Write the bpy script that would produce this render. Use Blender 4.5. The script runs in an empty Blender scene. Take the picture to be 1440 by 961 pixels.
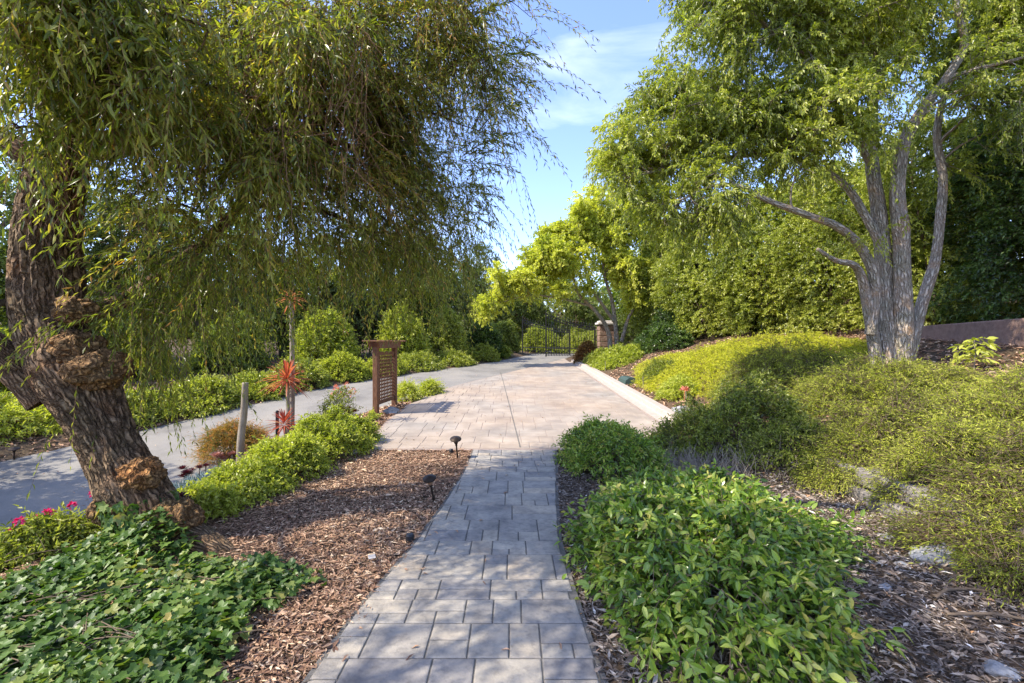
import bpy, math, random
import numpy as np
from mathutils import Vector

R = np.random.default_rng(11)
random.seed(5)
SC = bpy.context.scene
COL = SC.collection
CAMZ = 1.6
F = 640.0 / 1440.0            # focal length over picture width

# ------------------------------------------------------------------ numeric helpers
def sstep(x, a=0.0, b=1.0):
    t = np.clip((np.asarray(x, float) - a) / (b - a), 0, 1)
    return t * t * (3 - 2 * t)

def nrm(v):
    return v / np.maximum(np.linalg.norm(v, axis=-1, keepdims=True), 1e-9)

def _hash(i, j, k):
    h = (i * 374761393 + j * 668265263 + k * 2147483647 + 12345) & 0xffffffff
    h = ((h ^ (h >> 13)) * 1274126177) & 0xffffffff
    return ((h ^ (h >> 16)) & 0xffff) / 65535.0

def noise3(x, y, z):
    x, y, z = np.broadcast_arrays(np.asarray(x, float), np.asarray(y, float), np.asarray(z, float))
    xi, yi, zi = np.floor(x).astype(np.int64), np.floor(y).astype(np.int64), np.floor(z).astype(np.int64)
    fx, fy, fz = x - xi, y - yi, z - zi
    fx, fy, fz = fx * fx * (3 - 2 * fx), fy * fy * (3 - 2 * fy), fz * fz * (3 - 2 * fz)
    r = 0
    for a in (0, 1):
        for b in (0, 1):
            for c in (0, 1):
                w = (fx if a else 1 - fx) * (fy if b else 1 - fy) * (fz if c else 1 - fz)
                r = r + w * _hash(xi + a, yi + b, zi + c)
    return r * 2 - 1

def fbm(x, y, z, o=3):
    s, a, r = 1.0, 1.0, 0
    for _ in range(o):
        r = r + a * noise3(np.asarray(x) * s, np.asarray(y) * s, np.asarray(z) * s + 7.3)
        s *= 2.1; a *= .5
    return r

def P(u, v, d):
    """a point seen at photo pixel (u, v), d metres in front of the viewpoint"""
    return np.array([(u - 720) / 640 * d, d, CAMZ - (v - 480) / 640 * d])

# ------------------------------------------------------------------ terrain
RY = np.array([-20, 0, 4.7, 6, 8, 9.8, 12.2, 22.3, 24.5, 27, 40, 90.])
RR = np.array([-6.0, -4.7, -4.3, -4.3, -4.2, -3.7, -2.3, 2.1, 3.0, 3.6, 6.5, 16.])
LY = np.array([-20, 0, 5, 7.5, 9.2, 11.6, 14.4, 17.6, 22.3, 25.6, 28, 40, 90.])
LX = np.array([-13, -11, -9.6, -8.44, -7.5, -6.2, -4.96, -3.3, -.7, .5, 1.0, 3.5, 13.])
ZY = np.array([-20, 0, 4.5, 7.5, 9.2, 11.6, 12.6, 14.4, 17.6, 25, 40, 90.])
ZZ = np.array([-.95, -.7, -.5, -.38, -.2, .1, .22, .31, .44, .74, .9, 1.0])

def roadR(y): return np.interp(y, RY, RR)
def roadL(y): return np.interp(y, LY, LX)
def roadZ(y): return np.interp(y, ZY, ZZ)
def G(y):
    return np.interp(y, [6.3, 6.8, 7.5, 25, 40, 90], [0, .012, .04, .74, .9, 1.0])

def bank(x, y):
    wall = 1 - sstep(y, 4.8, 5.6)
    far = sstep(y, 7.2, 8.6)
    fw = np.interp(x, [3.62, 3.74, 5, 6.2, 8, 9.2, 12, 20, 60], [0, .36, .74, .95, 1.45, 1.62, 2.2, 3.2, 4.])
    fm = np.interp(x, [2.5, 3.6, 5, 6.2, 8, 9.2, 12, 20, 60], [0, .36, .78, .95, 1.45, 1.62, 2.2, 3.2, 4.])
    ff = np.interp(x, [3.12, 3.6, 5, 6.2, 8, 9.2, 12, 20, 60], [0, .2, .78, .98, 1.45, 1.62, 2.2, 3.2, 4.])
    f = fw * wall + (1 - wall) * (fm * (1 - far) + ff * far)
    return f * (1 - .6 * sstep(y, 21, 26))

def H(x, y):
    x, y = np.broadcast_arrays(np.asarray(x, float), np.asarray(y, float))
    zr = roadZ(y); rr = roadR(y); rl = roadL(y)
    t = sstep(x, rr + .02, rr + 1.05)
    right = zr * (1 - t) + (G(y) + bank(x, y)) * t
    dl = np.maximum(rl - x, 0)
    left = zr + .10 * sstep(dl, 0, .6) + .035 * np.minimum(dl, 40)
    z = np.where(x > rr, right, np.where(x < rl, left, zr))
    r = np.hypot(x, y - 10)
    z = z + 9 * sstep(r, 45, 130)
    return z

def gp(u, v):
    """ground point under photo pixel"""
    d = np.arange(1.2, 60, .01)
    X = (u - 720) / 640 * d; Z = CAMZ - (v - 480) / 640 * d
    h = H(X, d)
    k = np.argmax(Z <= h)
    return np.array([X[k], d[k], h[k]])

# paths: x interval for each y
PLY = np.array([-1.5, 1, 2.15, 2.7, 3.53, 4.36, 5.5, 6.62]); PLX = np.array([-1.15, -1.03, -.975, -.93, -.79, -.69, -.605, -.585])
PRY = np.array([-1.5, 1, 2.2, 3.0, 3.66, 4.65, 5.5, 6.62]); PRX = np.array([.75, .56, .44, .405, .40, .475, .56, .65])
def pathL(y): return np.interp(y, PLY, PLX)
def pathR(y): return np.interp(y, PRY, PRX)
DY0, DY1 = 6.62, 23.9
def drvL(y): return np.interp(y, [6.62, 9, 12.2, 22.3, 23.9], [-2.2, -2.42, -2.3, 2.1, 2.72])
def drvR(y): return np.interp(y, [6.62, 7.2, 8.1, 18, 23.9], [1.6, 2.2, 2.74, 2.74, 2.76])

# ------------------------------------------------------------------ mesh buffer
class Buf:
    def __init__(s):
        s.v, s.f, s.m, s.t, s.b, s.n = [], [], [], [], [], 0
    def add(s, V, Fs, mi=0, tint=.5, bark=None):
        V = np.asarray(V, float).reshape(-1, 3)
        if not isinstance(Fs, list): Fs = [Fs]
        for f in Fs:
            f = np.asarray(f, np.int64)
            if len(f): s.f.append(f + s.n); s.m.append(np.full(len(f), mi))
        s.v.append(V); s.n += len(V)
        s.t.append(np.broadcast_to(np.asarray(tint, float), (len(V),)))
        s.b.append(V if bark is None else bark)
    def box(s, c, size, rot=0.0, mi=0, tint=.5, bev=.0):
        """bevelled box: centre, full size, rotation about z (or 3x3 matrix)"""
        hx, hy, hz = np.array(size) / 2.0
        b = min(bev, hx * .6, hy * .6, hz * .6)
        if b <= 0:
            V = np.array([[x, y, z] for z in (-hz, hz) for y in (-hy, hy) for x in (-hx, hx)])
            Fq = [[0, 2, 3, 1], [4, 5, 7, 6], [0, 1, 5, 4], [2, 6, 7, 3], [0, 4, 6, 2], [1, 3, 7, 5]]
            Fs = [np.array(Fq)]
        else:
            V = []
            idx = {}
            for sx in (-1, 1):
                for sy in (-1, 1):
                    for sz in (-1, 1):
                        for ax in range(3):
                            p = [sx * (hx - b), sy * (hy - b), sz * (hz - b)]
                            p[ax] = (sx * hx, sy * hy, sz * hz)[ax]
                            idx[(sx, sy, sz, ax)] = len(V); V.append(p)
            V = np.array(V); Fq = []; Ft = []
            for ax in range(3):
                o = [a for a in range(3) if a != ax]
                for sg in (-1, 1):
                    q = []
                    for (a, c2) in ((-1, -1), (1, -1), (1, 1), (-1, 1)):
                        k = [0, 0, 0]; k[ax] = sg; k[o[0]] = a; k[o[1]] = c2
                        q.append(idx[(*k, ax)])
                    Fq.append(q)
            for ax in range(3):
                o = [a for a in range(3) if a != ax]
                for a in (-1, 1):
                    for c2 in (-1, 1):
                        k0 = [0, 0, 0]; k0[ax] = -1; k0[o[0]] = a; k0[o[1]] = c2
                        k1 = list(k0); k1[ax] = 1
                        Fq.append([idx[(*k0, o[0])], idx[(*k1, o[0])], idx[(*k1, o[1])], idx[(*k0, o[1])]])
            for sx in (-1, 1):
                for sy in (-1, 1):
                    for sz in (-1, 1):
                        Ft.append([idx[(sx, sy, sz, 0)], idx[(sx, sy, sz, 1)], idx[(sx, sy, sz, 2)]])
            Fs = [np.array(Fq), np.array(Ft)]
        if np.ndim(rot) == 2: M = np.asarray(rot)
        else:
            c_, s_ = math.cos(rot), math.sin(rot)
            M = np.array([[c_, -s_, 0], [s_, c_, 0], [0, 0, 1]])
        s.add(V @ M.T + np.asarray(c), Fs, mi, tint)
    def build(s, name, mats, parent=None, smooth=False):
        me = bpy.data.meshes.new(name)
        V = np.concatenate(s.v)
        me.vertices.add(len(V)); me.vertices.foreach_set('co', V.astype(np.float32).ravel())
        lv = np.concatenate([f.ravel() for f in s.f]); tot = np.concatenate([np.full(len(f), f.shape[1]) for f in s.f])
        st = np.concatenate([[0], np.cumsum(tot)[:-1]])
        me.loops.add(len(lv)); me.loops.foreach_set('vertex_index', lv.astype(np.int32))
        me.polygons.add(len(tot)); me.polygons.foreach_set('loop_start', st.astype(np.int32))
        me.polygons.foreach_set('loop_total', tot.astype(np.int32))
        me.polygons.foreach_set('material_index', np.concatenate(s.m).astype(np.int32))
        me.polygons.foreach_set('use_smooth', np.full(len(tot), bool(smooth)))
        a = me.attributes.new('tint', 'FLOAT', 'POINT'); a.data.foreach_set('value', np.concatenate(s.t).astype(np.float32))
        b = me.attributes.new('bark', 'FLOAT_VECTOR', 'POINT'); b.data.foreach_set('vector', np.concatenate(s.b).astype(np.float32).ravel())
        if not isinstance(mats, (list, tuple)): mats = [mats]
        for m in mats: me.materials.append(m)
        me.update(calc_edges=True); me.validate()
        o = bpy.data.objects.new(name, me); COL.objects.link(o)
        if parent is not None:
            o.parent = parent
            o.matrix_parent_inverse = parent.matrix_world.inverted() if False else o.matrix_parent_inverse
            o.location = -Vector(parent_world(parent))
        return o

def parent_world(p):
    w = Vector(p.location)
    while p.parent is not None:
        p = p.parent; w += Vector(p.location)
    return w

def tag(o, label=None, cat=None, group=None, kind=None):
    if label: o['label'] = label
    if cat: o['category'] = cat
    if group: o['group'] = group
    if kind: o['kind'] = kind
    return o

def thing(name, loc, label, cat, group=None):
    o = bpy.data.objects.new(name, None); COL.objects.link(o)
    o.empty_display_size = .1
    o.location = tuple(float(c) for c in loc)
    return tag(o, label, cat, group)

def tubes(buf, PT, RD, sides=6, mi=0, tint=.5, cap=False):
    """n polylines of m points each become tubes"""
    PT = np.asarray(PT, float); RD = np.asarray(RD, float)
    if PT.ndim == 2: PT = PT[None]; RD = RD[None]
    n, m, _ = PT.shape
    RD = np.broadcast_to(RD, (n, m))
    T = nrm(np.gradient(PT, axis=1))
    ref = np.where(np.abs(T[:, :1, 2:3]) > .9, np.array([1., 0, 0]), np.array([0, 0, 1.]))
    A = nrm(np.cross(T, np.broadcast_to(ref, T.shape))); B = np.cross(T, A)
    an = np.arange(sides) / sides * 2 * math.pi
    V = PT[:, :, None] + RD[:, :, None, None] * (A[:, :, None] * np.cos(an)[None, None, :, None] + B[:, :, None] * np.sin(an)[None, None, :, None])
    i = np.arange(n)[:, None, None] * m * sides + np.arange(m - 1)[None, :, None] * sides
    a = np.arange(sides)[None, None]; b = (a + 1) % sides
    Fq = np.stack([i + a, i + b, i + sides + b, i + sides + a], -1).reshape(-1, 4)
    Fs = [Fq]
    if cap:
        base = np.arange(n)[:, None] * m * sides
        Fs.append(base + np.arange(sides)[::-1][None])
        Fs.append(base + (m - 1) * sides + np.arange(sides)[None])
    tv = np.broadcast_to(np.asarray(tint, float).reshape(-1, 1) if np.ndim(tint) else np.full((1, 1), tint), (n, m * sides)).ravel()
    s = np.cumsum(np.concatenate([np.zeros((n, 1)), np.linalg.norm(np.diff(PT, axis=1), axis=2)], 1), 1)
    rr = np.maximum(RD, .02)
    bk = np.stack([np.cos(an)[None, None] * rr[:, :, None] + 0 * s[:, :, None], np.sin(an)[None, None] * rr[:, :, None] + 0 * s[:, :, None],
                   np.broadcast_to((s + np.arange(n)[:, None] * 1.7)[:, :, None], (n, m, sides))], -1).reshape(-1, 3)
    buf.add(V.reshape(-1, 3), Fs, mi, tv, bk)

def catmull(pts, n):
    pts = np.asarray(pts, float); k = len(pts)
    e = np.vstack([2 * pts[0] - pts[1], pts, 2 * pts[-1] - pts[-2]])
    t = np.linspace(0, k - 1 - 1e-6, n); i = t.astype(int); f = (t - i)[:, None]
    a, b, c, d = e[i], e[i + 1], e[i + 2], e[i + 3]
    return .5 * (2 * b + (c - a) * f + (2 * a - 5 * b + 4 * c - d) * f ** 2 + (3 * b - a - 3 * c + d) * f ** 3)

def bark_tube(buf, pts, rad, sides=40, per_m=40, ridge=.06, lump=.10, seed=0., mi=0, fr=9., flare=0., bumps=()):
    """a trunk or limb with furrowed bark in its geometry"""
    pts = np.asarray(pts, float)
    L = np.linalg.norm(np.diff(pts, axis=0), axis=1).sum()
    m = max(8, int(L * per_m))
    q = catmull(np.column_stack([pts, rad]), m); PT, r = q[:, :3], q[:, 3]
    T = nrm(np.gradient(PT, axis=0))
    A = np.zeros_like(T); A[0] = nrm(np.cross(T[0], [0, 1, .2]))
    for i in range(1, m):
        A[i] = nrm(A[i - 1] - T[i] * np.dot(A[i - 1], T[i]))
    B = np.cross(T, A)
    an = np.arange(sides) / sides * 2 * math.pi
    s = np.cumsum(np.concatenate([[0], np.linalg.norm(np.diff(PT, axis=0), axis=1)]))
    ca, sa = np.cos(an)[None], np.sin(an)[None]; S = s[:, None]; rr = r[:, None]
    fu = fr * np.maximum(rr / r.max(), .3)
    n1 = fbm(ca * fu + seed, sa * fu + seed, S * 4.2, 3)
    rid = 1 - np.abs(n1) * 1.8
    lp = fbm(ca * 1.3 + seed * 3, sa * 1.3, S * 1.6 + seed, 2)
    rr2 = rr * (1 + ridge * rid * .5 + lump * lp)
    if flare: rr2 = rr2 * (1 + flare * np.exp(-S / .18) * (1 + .5 * np.sin(an * 5 + seed)[None]))
    V = PT[:, None] + rr2[..., None] * (A[:, None] * np.cos(an)[None, :, None] + B[:, None] * np.sin(an)[None, :, None])
    for c_, r_ in bumps:
        d_ = np.linalg.norm(V - c_, axis=2); V = V + nrm(V - PT[:, None]) * (r_ * .30 * np.exp(-(d_ / (r_ * 1.5)) ** 2))[..., None]
    i = np.arange(m - 1)[:, None] * sides; a = np.arange(sides)[None]; b = (a + 1) % sides
    Fq = np.stack([i + a, i + b, i + sides + b, i + sides + a], -1).reshape(-1, 4)
    bk = np.stack([ca * rr + seed, sa * rr + 0 * S, S + 0 * ca], -1).reshape(-1, 3)
    buf.add(V.reshape(-1, 3), [Fq, (np.arange(sides) + (m - 1) * sides)[None]], mi, np.clip(.5 + .5 * n1, 0, 1).ravel(), bk)
    return PT, r

IVY = np.array([[0, 0], [.30, -.12], [.52, .10], [.34, .34], [.40, .62], [.16, .60], [0, 1.0], [-.16, .60], [-.40, .62], [-.34, .34], [-.52, .10], [-.30, -.12]])
def leaves(buf, Pp, D, L, W, tint, mi=0, kind='fold', up=None, jit=.6, curl=.12, fold=.25):
    n = len(Pp)
    if n == 0: return
    D = nrm(D); L = np.broadcast_to(L, (n,))[:, None]; W = np.broadcast_to(W, (n,))[:, None]
    up = np.broadcast_to(np.array([0, 0, 1.]) if up is None else up, (n, 3)) + R.normal(0, jit, (n, 3))
    S = nrm(np.cross(D, up)); N = np.cross(S, D)
    tint = np.broadcast_to(tint, (n,))
    if kind == 'fold':
        V = np.stack([Pp, Pp + D * L * .42 + S * W * .5 + N * W * fold, Pp + D * L - N * L * curl, Pp + D * L * .42 - S * W * .5 + N * W * fold], 1)
        b = np.arange(n)[:, None] * 4
        buf.add(V, np.concatenate([b + np.array([0, 2, 1])[None], b + np.array([0, 3, 2])[None]]), mi, np.repeat(tint, 4))
    elif kind == 'long':
        st = []
        for (t, w) in ((.28, .85), (.62, .8)):
            c = Pp + D * L * t - N * L * curl * t * t
            st += [c + S * W * .5 * w + N * W * fold * .6, c, c - S * W * .5 * w + N * W * fold * .6]
        V = np.stack([Pp] + st + [Pp + D * L - N * L * curl], 1)
        b = np.arange(n)[:, None] * 8
        t3 = [[0, 2, 1], [0, 3, 2], [4, 5, 7], [5, 6, 7]]; t4 = [[1, 2, 5, 4], [2, 3, 6, 5]]
        buf.add(V, [np.concatenate([b + np.array(x)[None] for x in t3]), np.concatenate([b + np.array(x)[None] for x in t4])], mi, np.repeat(tint, 8))
    elif kind == 'ivy':
        V = [Pp + D * L * .35 - N * L * .06]
        for (x, y) in IVY:
            V.append(Pp + D * L * y + S * W * x + N * L * (abs(x) * .18 - curl * y * y))
        V = np.stack(V, 1); k = len(IVY)
        b = np.arange(n)[:, None] * (k + 1)
        buf.add(V, np.concatenate([b + np.array([0, 1 + i, 1 + (i + 1) % k])[None] for i in range(k)]), mi, np.repeat(tint, k + 1))

def straps(buf, Pp, D, L, W, droop, tint, mi=0, m=7):
    """strap leaves: arching V-folded blades"""
    n = len(Pp); D = nrm(D); L = np.broadcast_to(L, (n,)); W = np.broadcast_to(W, (n,)); droop = np.broadcast_to(droop, (n,))
    S = nrm(np.cross(D, np.array([0, 0, 1.]) + R.normal(0, .15, (n, 3))))
    t = np.linspace(0, 1, m)
    C = Pp[:, None] + D[:, None] * (L[:, None] * t)[..., None]
    C[..., 2] -= (droop * L)[:, None] * t[None] ** 2.2
    w = W[:, None] * np.interp(t, [0, .15, .5, .85, 1], [.5, .85, 1, .55, .04])[None]
    V = np.stack([C + S[:, None] * (w / 2)[..., None] + np.array([0, 0, 1]) * (w * .25)[..., None], C, C - S[:, None] * (w / 2)[..., None] + np.array([0, 0, 1]) * (w * .25)[..., None]], 2)
    b = (np.arange(n)[:, None] * m + np.arange(m - 1)[None]).reshape(-1, 1) * 3
    buf.add(V.reshape(-1, 3), np.concatenate([b + np.array([0, 3, 4, 1])[None], b + np.array([1, 4, 5, 2])[None]]), mi, np.repeat(np.broadcast_to(tint, (n,)), m * 3))

def sprays(buf, S0, D0, ln, k, L, W, droop=.3, ang=.7, tint=.5, tvar=.22, kind='fold', twig_r=.0, twig_mi=1, m=6, hang=.0, jit=.6, curl=.12, t0=.1, leaf_mi=0, grow=0.):
    """twigs from S0 along D0 that sag, each with k leaves set round it"""
    n = len(S0); D0 = nrm(D0); ln = np.broadcast_to(ln, (n,)); droop = np.broadcast_to(droop, (n,))
    def at(t):
        p = S0[:, None] + D0[:, None] * (ln[:, None] * t)[..., None]
        p[..., 2] -= (droop * ln)[:, None] * (t ** 2)
        return p
    def tan(t):
        d = np.broadcast_to(D0[:, None], (n, t.shape[1], 3)).copy()
        d[..., 2] -= 2 * droop[:, None] * t
        return nrm(d)
    if twig_r > 0:
        tt = np.broadcast_to(np.linspace(0, 1, m)[None], (n, m))
        tubes(buf, at(tt), np.linspace(twig_r, twig_r * .35, m)[None], 3, twig_mi, .5)
    t = np.clip(np.linspace(t0, 1, k)[None] + R.uniform(-.5, .5, (n, k)) / k, 0, 1)
    p = at(t).reshape(-1, 3); T = tan(t).reshape(-1, 3)
    ph = (np.arange(k)[None] * 2.4 + R.uniform(0, 6.28, (n, 1)) + R.normal(0, .4, (n, k))).ravel()
    a1 = nrm(np.cross(T, np.array([.3, .2, 1.]) )); a2 = np.cross(T, a1)
    rad = a1 * np.cos(ph)[:, None] + a2 * np.sin(ph)[:, None]
    A = (ang + R.normal(0, .18, n * k))[:, None]
    D = T * np.cos(A) + rad * np.sin(A); D[:, 2] -= hang
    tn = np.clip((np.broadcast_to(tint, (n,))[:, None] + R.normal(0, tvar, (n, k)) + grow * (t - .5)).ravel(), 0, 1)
    sc = R.uniform(.7, 1.2, n * k)
    leaves(buf, p, D, L * sc, W * sc, tn, leaf_mi, kind, jit=jit, curl=curl)

# ------------------------------------------------------------------ materials
def newmat(name):
    m = bpy.data.materials.new(name); m.use_nodes = True
    nt = m.node_tree; nt.nodes.clear()
    return m, nt

def nd(nt, t, **kw):
    n = nt.nodes.new(t)
    for k, v in kw.items():
        if k in n.inputs: n.inputs[k].default_value = v
        else: setattr(n, k, v)
    return n

def ramp(nt, fac, stops):
    r = nt.nodes.new('ShaderNodeValToRGB')
    e = r.color_ramp.elements
    while len(e) < len(stops): e.new(.5)
    for x, (p, c) in zip(e, stops):
        x.position = p; x.color = (*c, 1)
    nt.links.new(fac, r.inputs[0])
    return r

def leaf_mat(name, cols, trans=.35, rough=.45, spec=.4, tcol=(1.0, 1.1, .35)):
    m, nt = newmat(name)
    at = nd(nt, 'ShaderNodeAttribute', attribute_name='tint')
    k = len(cols)
    rp = ramp(nt, at.outputs['Fac'], [(i / (k - 1), c) for i, c in enumerate(cols)])
    bs = nd(nt, 'ShaderNodeBsdfPrincipled', Roughness=rough)
    bs.inputs['Specular IOR Level'].default_value = spec
    tl = nd(nt, 'ShaderNodeBsdfTranslucent')
    mx = nd(nt, 'ShaderNodeMixShader'); mx.inputs[0].default_value = trans
    tc = nd(nt, 'ShaderNodeMix', data_type='RGBA', blend_type='MULTIPLY'); tc.inputs[0].default_value = 1
    nt.links.new(rp.outputs[0], tc.inputs[6]); tc.inputs[7].default_value = (*[min(c * 1.35, 3) for c in tcol], 1)
    out = nd(nt, 'ShaderNodeOutputMaterial')
    nt.links.new(rp.outputs[0], bs.inputs['Base Color']); nt.links.new(tc.outputs[2], tl.inputs[0])
    nt.links.new(bs.outputs[0], mx.inputs[1]); nt.links.new(tl.outputs[0], mx.inputs[2]); nt.links.new(mx.outputs[0], out.inputs[0])
    return m

def noise_mat(name, stops, scale=20., rough=.8, bump=.3, bscale=None, coord='Object', stretch=(1, 1, 1), spec=.3, detail=6., metal=0., tintmix=None, dist=.01, second=None):
    """stops: colour ramp over noise; tintmix: (stops, amount) mixes colour from the mesh's own tint"""
    m, nt = newmat(name)
    if coord == 'bark':
        cs = nd(nt, 'ShaderNodeAttribute', attribute_name='bark').outputs['Vector']
    else:
        cs = nd(nt, 'ShaderNodeTexCoord').outputs[coord]
    mp = nd(nt, 'ShaderNodeMapping'); mp.inputs['Scale'].default_value = stretch
    nt.links.new(cs, mp.inputs[0])
    nz = nd(nt, 'ShaderNodeTexNoise', Scale=scale, Detail=detail, Roughness=.6); nt.links.new(mp.outputs[0], nz.inputs['Vector'])
    rp = ramp(nt, nz.outputs['Fac'], stops)
    col = rp.outputs[0]
    if second:
        n3 = nd(nt, 'ShaderNodeTexNoise', Scale=second[0], Detail=4., Roughness=.6); nt.links.new(mp.outputs[0], n3.inputs['Vector'])
        r3 = ramp(nt, n3.outputs['Fac'], second[1])
        mx = nd(nt, 'ShaderNodeMix', data_type='RGBA', blend_type='MULTIPLY'); mx.inputs[0].default_value = 1
        nt.links.new(col, mx.inputs[6]); nt.links.new(r3.outputs[0], mx.inputs[7]); col = mx.outputs[2]
    if tintmix:
        at = nd(nt, 'ShaderNodeAttribute', attribute_name='tint')
        r2 = ramp(nt, at.outputs['Fac'], tintmix[0])
        mx = nd(nt, 'ShaderNodeMix', data_type='RGBA', blend_type=tintmix[2] if len(tintmix) > 2 else 'MIX'); mx.inputs[0].default_value = tintmix[1]
        nt.links.new(col, mx.inputs[6]); nt.links.new(r2.outputs[0], mx.inputs[7]); col = mx.outputs[2]
    bs = nd(nt, 'ShaderNodeBsdfPrincipled', Roughness=rough, Metallic=metal); bs.inputs['Specular IOR Level'].default_value = spec
    nt.links.new(col, bs.inputs['Base Color'])
    if bump:
        n2 = nd(nt, 'ShaderNodeTexNoise', Scale=bscale or scale * 2, Detail=8., Roughness=.65); nt.links.new(mp.outputs[0], n2.inputs['Vector'])
        bp = nd(nt, 'ShaderNodeBump', Strength=bump, Distance=dist); nt.links.new(n2.outputs['Fac'], bp.inputs['Height'])
        nt.links.new(bp.outputs[0], bs.inputs['Normal'])
    out = nd(nt, 'ShaderNodeOutputMaterial'); nt.links.new(bs.outputs[0], out.inputs[0])
    return m

M = {}
M['soil'] = noise_mat('soil', [(.25, (.045, .03, .02)), (.5, (.10, .066, .043)), (.75, (.19, .13, .085))], 30, .95, .6, 60, dist=.03,
                      second=(.35, [(.35, (.7, .75, .6)), (.65, (1.1, 1.05, 1))]))
M['asphalt'] = noise_mat('asphalt', [(.3, (.17, .158, .14)), (.5, (.22, .206, .183)), (.72, (.28, .262, .232))], 140, .9, .35, 300, dist=.006,
                         second=(.8, [(.3, (.68, .68, .68)), (.5, (1, 1, 1)), (.7, (1.16, 1.13, 1.08))]))
M['slate'] = noise_mat('stamped_slate', [(.25, (.165, .15, .13)), (.43, (.295, .265, .22)), (.6, (.38, .34, .275)), (.8, (.54, .46, .345))], 4.5, .66, .5, 22, spec=.35, dist=.012,
                       tintmix=([(0, (.70, .72, .80)), (.5, (1, 1, 1)), (1, (1.22, 1.12, 1.0))], 1., 'MULTIPLY'),
                       second=(26., [(.3, (.72, .72, .74)), (.5, (1, 1, 1)), (.75, (1.15, 1.12, 1.08))]))
M['pavers'] = noise_mat('stamped_pink_concrete', [(.25, (.25, .20, .158)), (.5, (.325, .268, .213)), (.75, (.41, .355, .295))], 2.2, .75, .4, 30, spec=.25, dist=.008,
                        tintmix=([(0, (.93, .92, .92)), (.5, (1, 1, 1)), (1, (1.05, 1.03, 1.01))], 1., 'MULTIPLY'),
                        second=(.55, [(.34, (.86, .93, 1.0)), (.5, (1, 1, 1)), (.7, (1.05, .98, .9))]))
M['grout'] = noise_mat('grout', [(.3, (.10, .092, .08)), (.7, (.19, .175, .15))], 40, .9, .3)
M['paver_grout'] = noise_mat('paver_grout', [(.3, (.25, .195, .165)), (.7, (.33, .265, .22))], 40, .9, .3)
M['kerb'] = noise_mat('kerb_concrete', [(.3, (.35, .29, .24)), (.7, (.44, .375, .32))], 12, .85, .3, 90, dist=.004)
M['chips'] = noise_mat('bark_chips', [(.3, (1.1, 1.05, 1.0)), (.7, (1.75, 1.7, 1.6))], 40, .85, .0,
                       tintmix=([(0, (.045, .024, .016)), (.3, (.14, .078, .05)), (.55, (.25, .153, .098)), (.8, (.37, .25, .165)), (1, (.52, .41, .29))], 1., 'MULTIPLY'))
M['greychips'] = noise_mat('grey_litter', [(.3, (1.35, 1.38, 1.42)), (.7, (2.3, 2.35, 2.4))], 40, .85, .0,
                       tintmix=([(0, (.03, .022, .016)), (.4, (.085, .062, .046)), (.65, (.16, .125, .095)), (.84, (.25, .21, .165)), (.92, (.30, .15, .06)), (1, (.42, .38, .33))], 1., 'MULTIPLY'))
def plate_bark(name, cols, scale=30., zs=.27, crack=.14):
    m, nt = newmat(name)
    cs = nd(nt, 'ShaderNodeAttribute', attribute_name='bark').outputs['Vector']
    n0 = nd(nt, 'ShaderNodeTexNoise', Scale=14., Detail=4.); nt.links.new(cs, n0.inputs['Vector'])
    ad = nd(nt, 'ShaderNodeVectorMath', operation='MULTIPLY_ADD'); ad.inputs[1].default_value = (.05, .05, .10)
    nt.links.new(n0.outputs['Color'], ad.inputs[0]); nt.links.new(cs, ad.inputs[2])
    mp = nd(nt, 'ShaderNodeMapping'); mp.inputs['Scale'].default_value = (1, 1, zs); nt.links.new(ad.outputs[0], mp.inputs[0])
    vo = nd(nt, 'ShaderNodeTexVoronoi', Scale=scale, feature='DISTANCE_TO_EDGE'); nt.links.new(mp.outputs[0], vo.inputs['Vector'])
    nz = nd(nt, 'ShaderNodeTexNoise', Scale=60., Detail=6., Roughness=.65); nt.links.new(mp.outputs[0], nz.inputs['Vector'])
    ed = ramp(nt, vo.outputs['Distance'], [(.0, (crack, crack * .9, crack * .8)), (.14, (.75, .72, .70)), (.35, (1.15, 1.12, 1.08))])
    cl = ramp(nt, nz.outputs['Fac'], list(zip((.3, .5, .7), cols)))
    big = nd(nt, 'ShaderNodeTexNoise', Scale=4., Detail=3.); nt.links.new(cs, big.inputs['Vector'])
    bc = ramp(nt, big.outputs['Fac'], [(.35, (.8, .85, .8)), (.55, (1, 1, 1)), (.72, (1.25, 1.0, .75))])
    mx = nd(nt, 'ShaderNodeMix', data_type='RGBA', blend_type='MULTIPLY'); mx.inputs[0].default_value = 1
    nt.links.new(cl.outputs[0], mx.inputs[6]); nt.links.new(ed.outputs[0], mx.inputs[7])
    m2 = nd(nt, 'ShaderNodeMix', data_type='RGBA', blend_type='MULTIPLY'); m2.inputs[0].default_value = 1
    nt.links.new(mx.outputs[2], m2.inputs[6]); nt.links.new(bc.outputs[0], m2.inputs[7])
    bs = nd(nt, 'ShaderNodeBsdfPrincipled', Roughness=.92); bs.inputs['Specular IOR Level'].default_value = .25
    nt.links.new(m2.outputs[2], bs.inputs['Base Color'])
    hm = nd(nt, 'ShaderNodeMath', operation='MULTIPLY_ADD'); nt.links.new(nz.outputs['Fac'], hm.inputs[0]); hm.inputs[1].default_value = .3
    mr = nd(nt, 'ShaderNodeMapRange'); mr.inputs['From Max'].default_value = .25; nt.links.new(vo.outputs['Distance'], mr.inputs['Value']); nt.links.new(mr.outputs[0], hm.inputs[2])
    bp = nd(nt, 'ShaderNodeBump', Strength=1., Distance=.02); nt.links.new(hm.outputs[0], bp.inputs['Height']); nt.links.new(bp.outputs[0], bs.inputs['Normal'])
    out = nd(nt, 'ShaderNodeOutputMaterial'); nt.links.new(bs.outputs[0], out.inputs[0])
    return m
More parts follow.
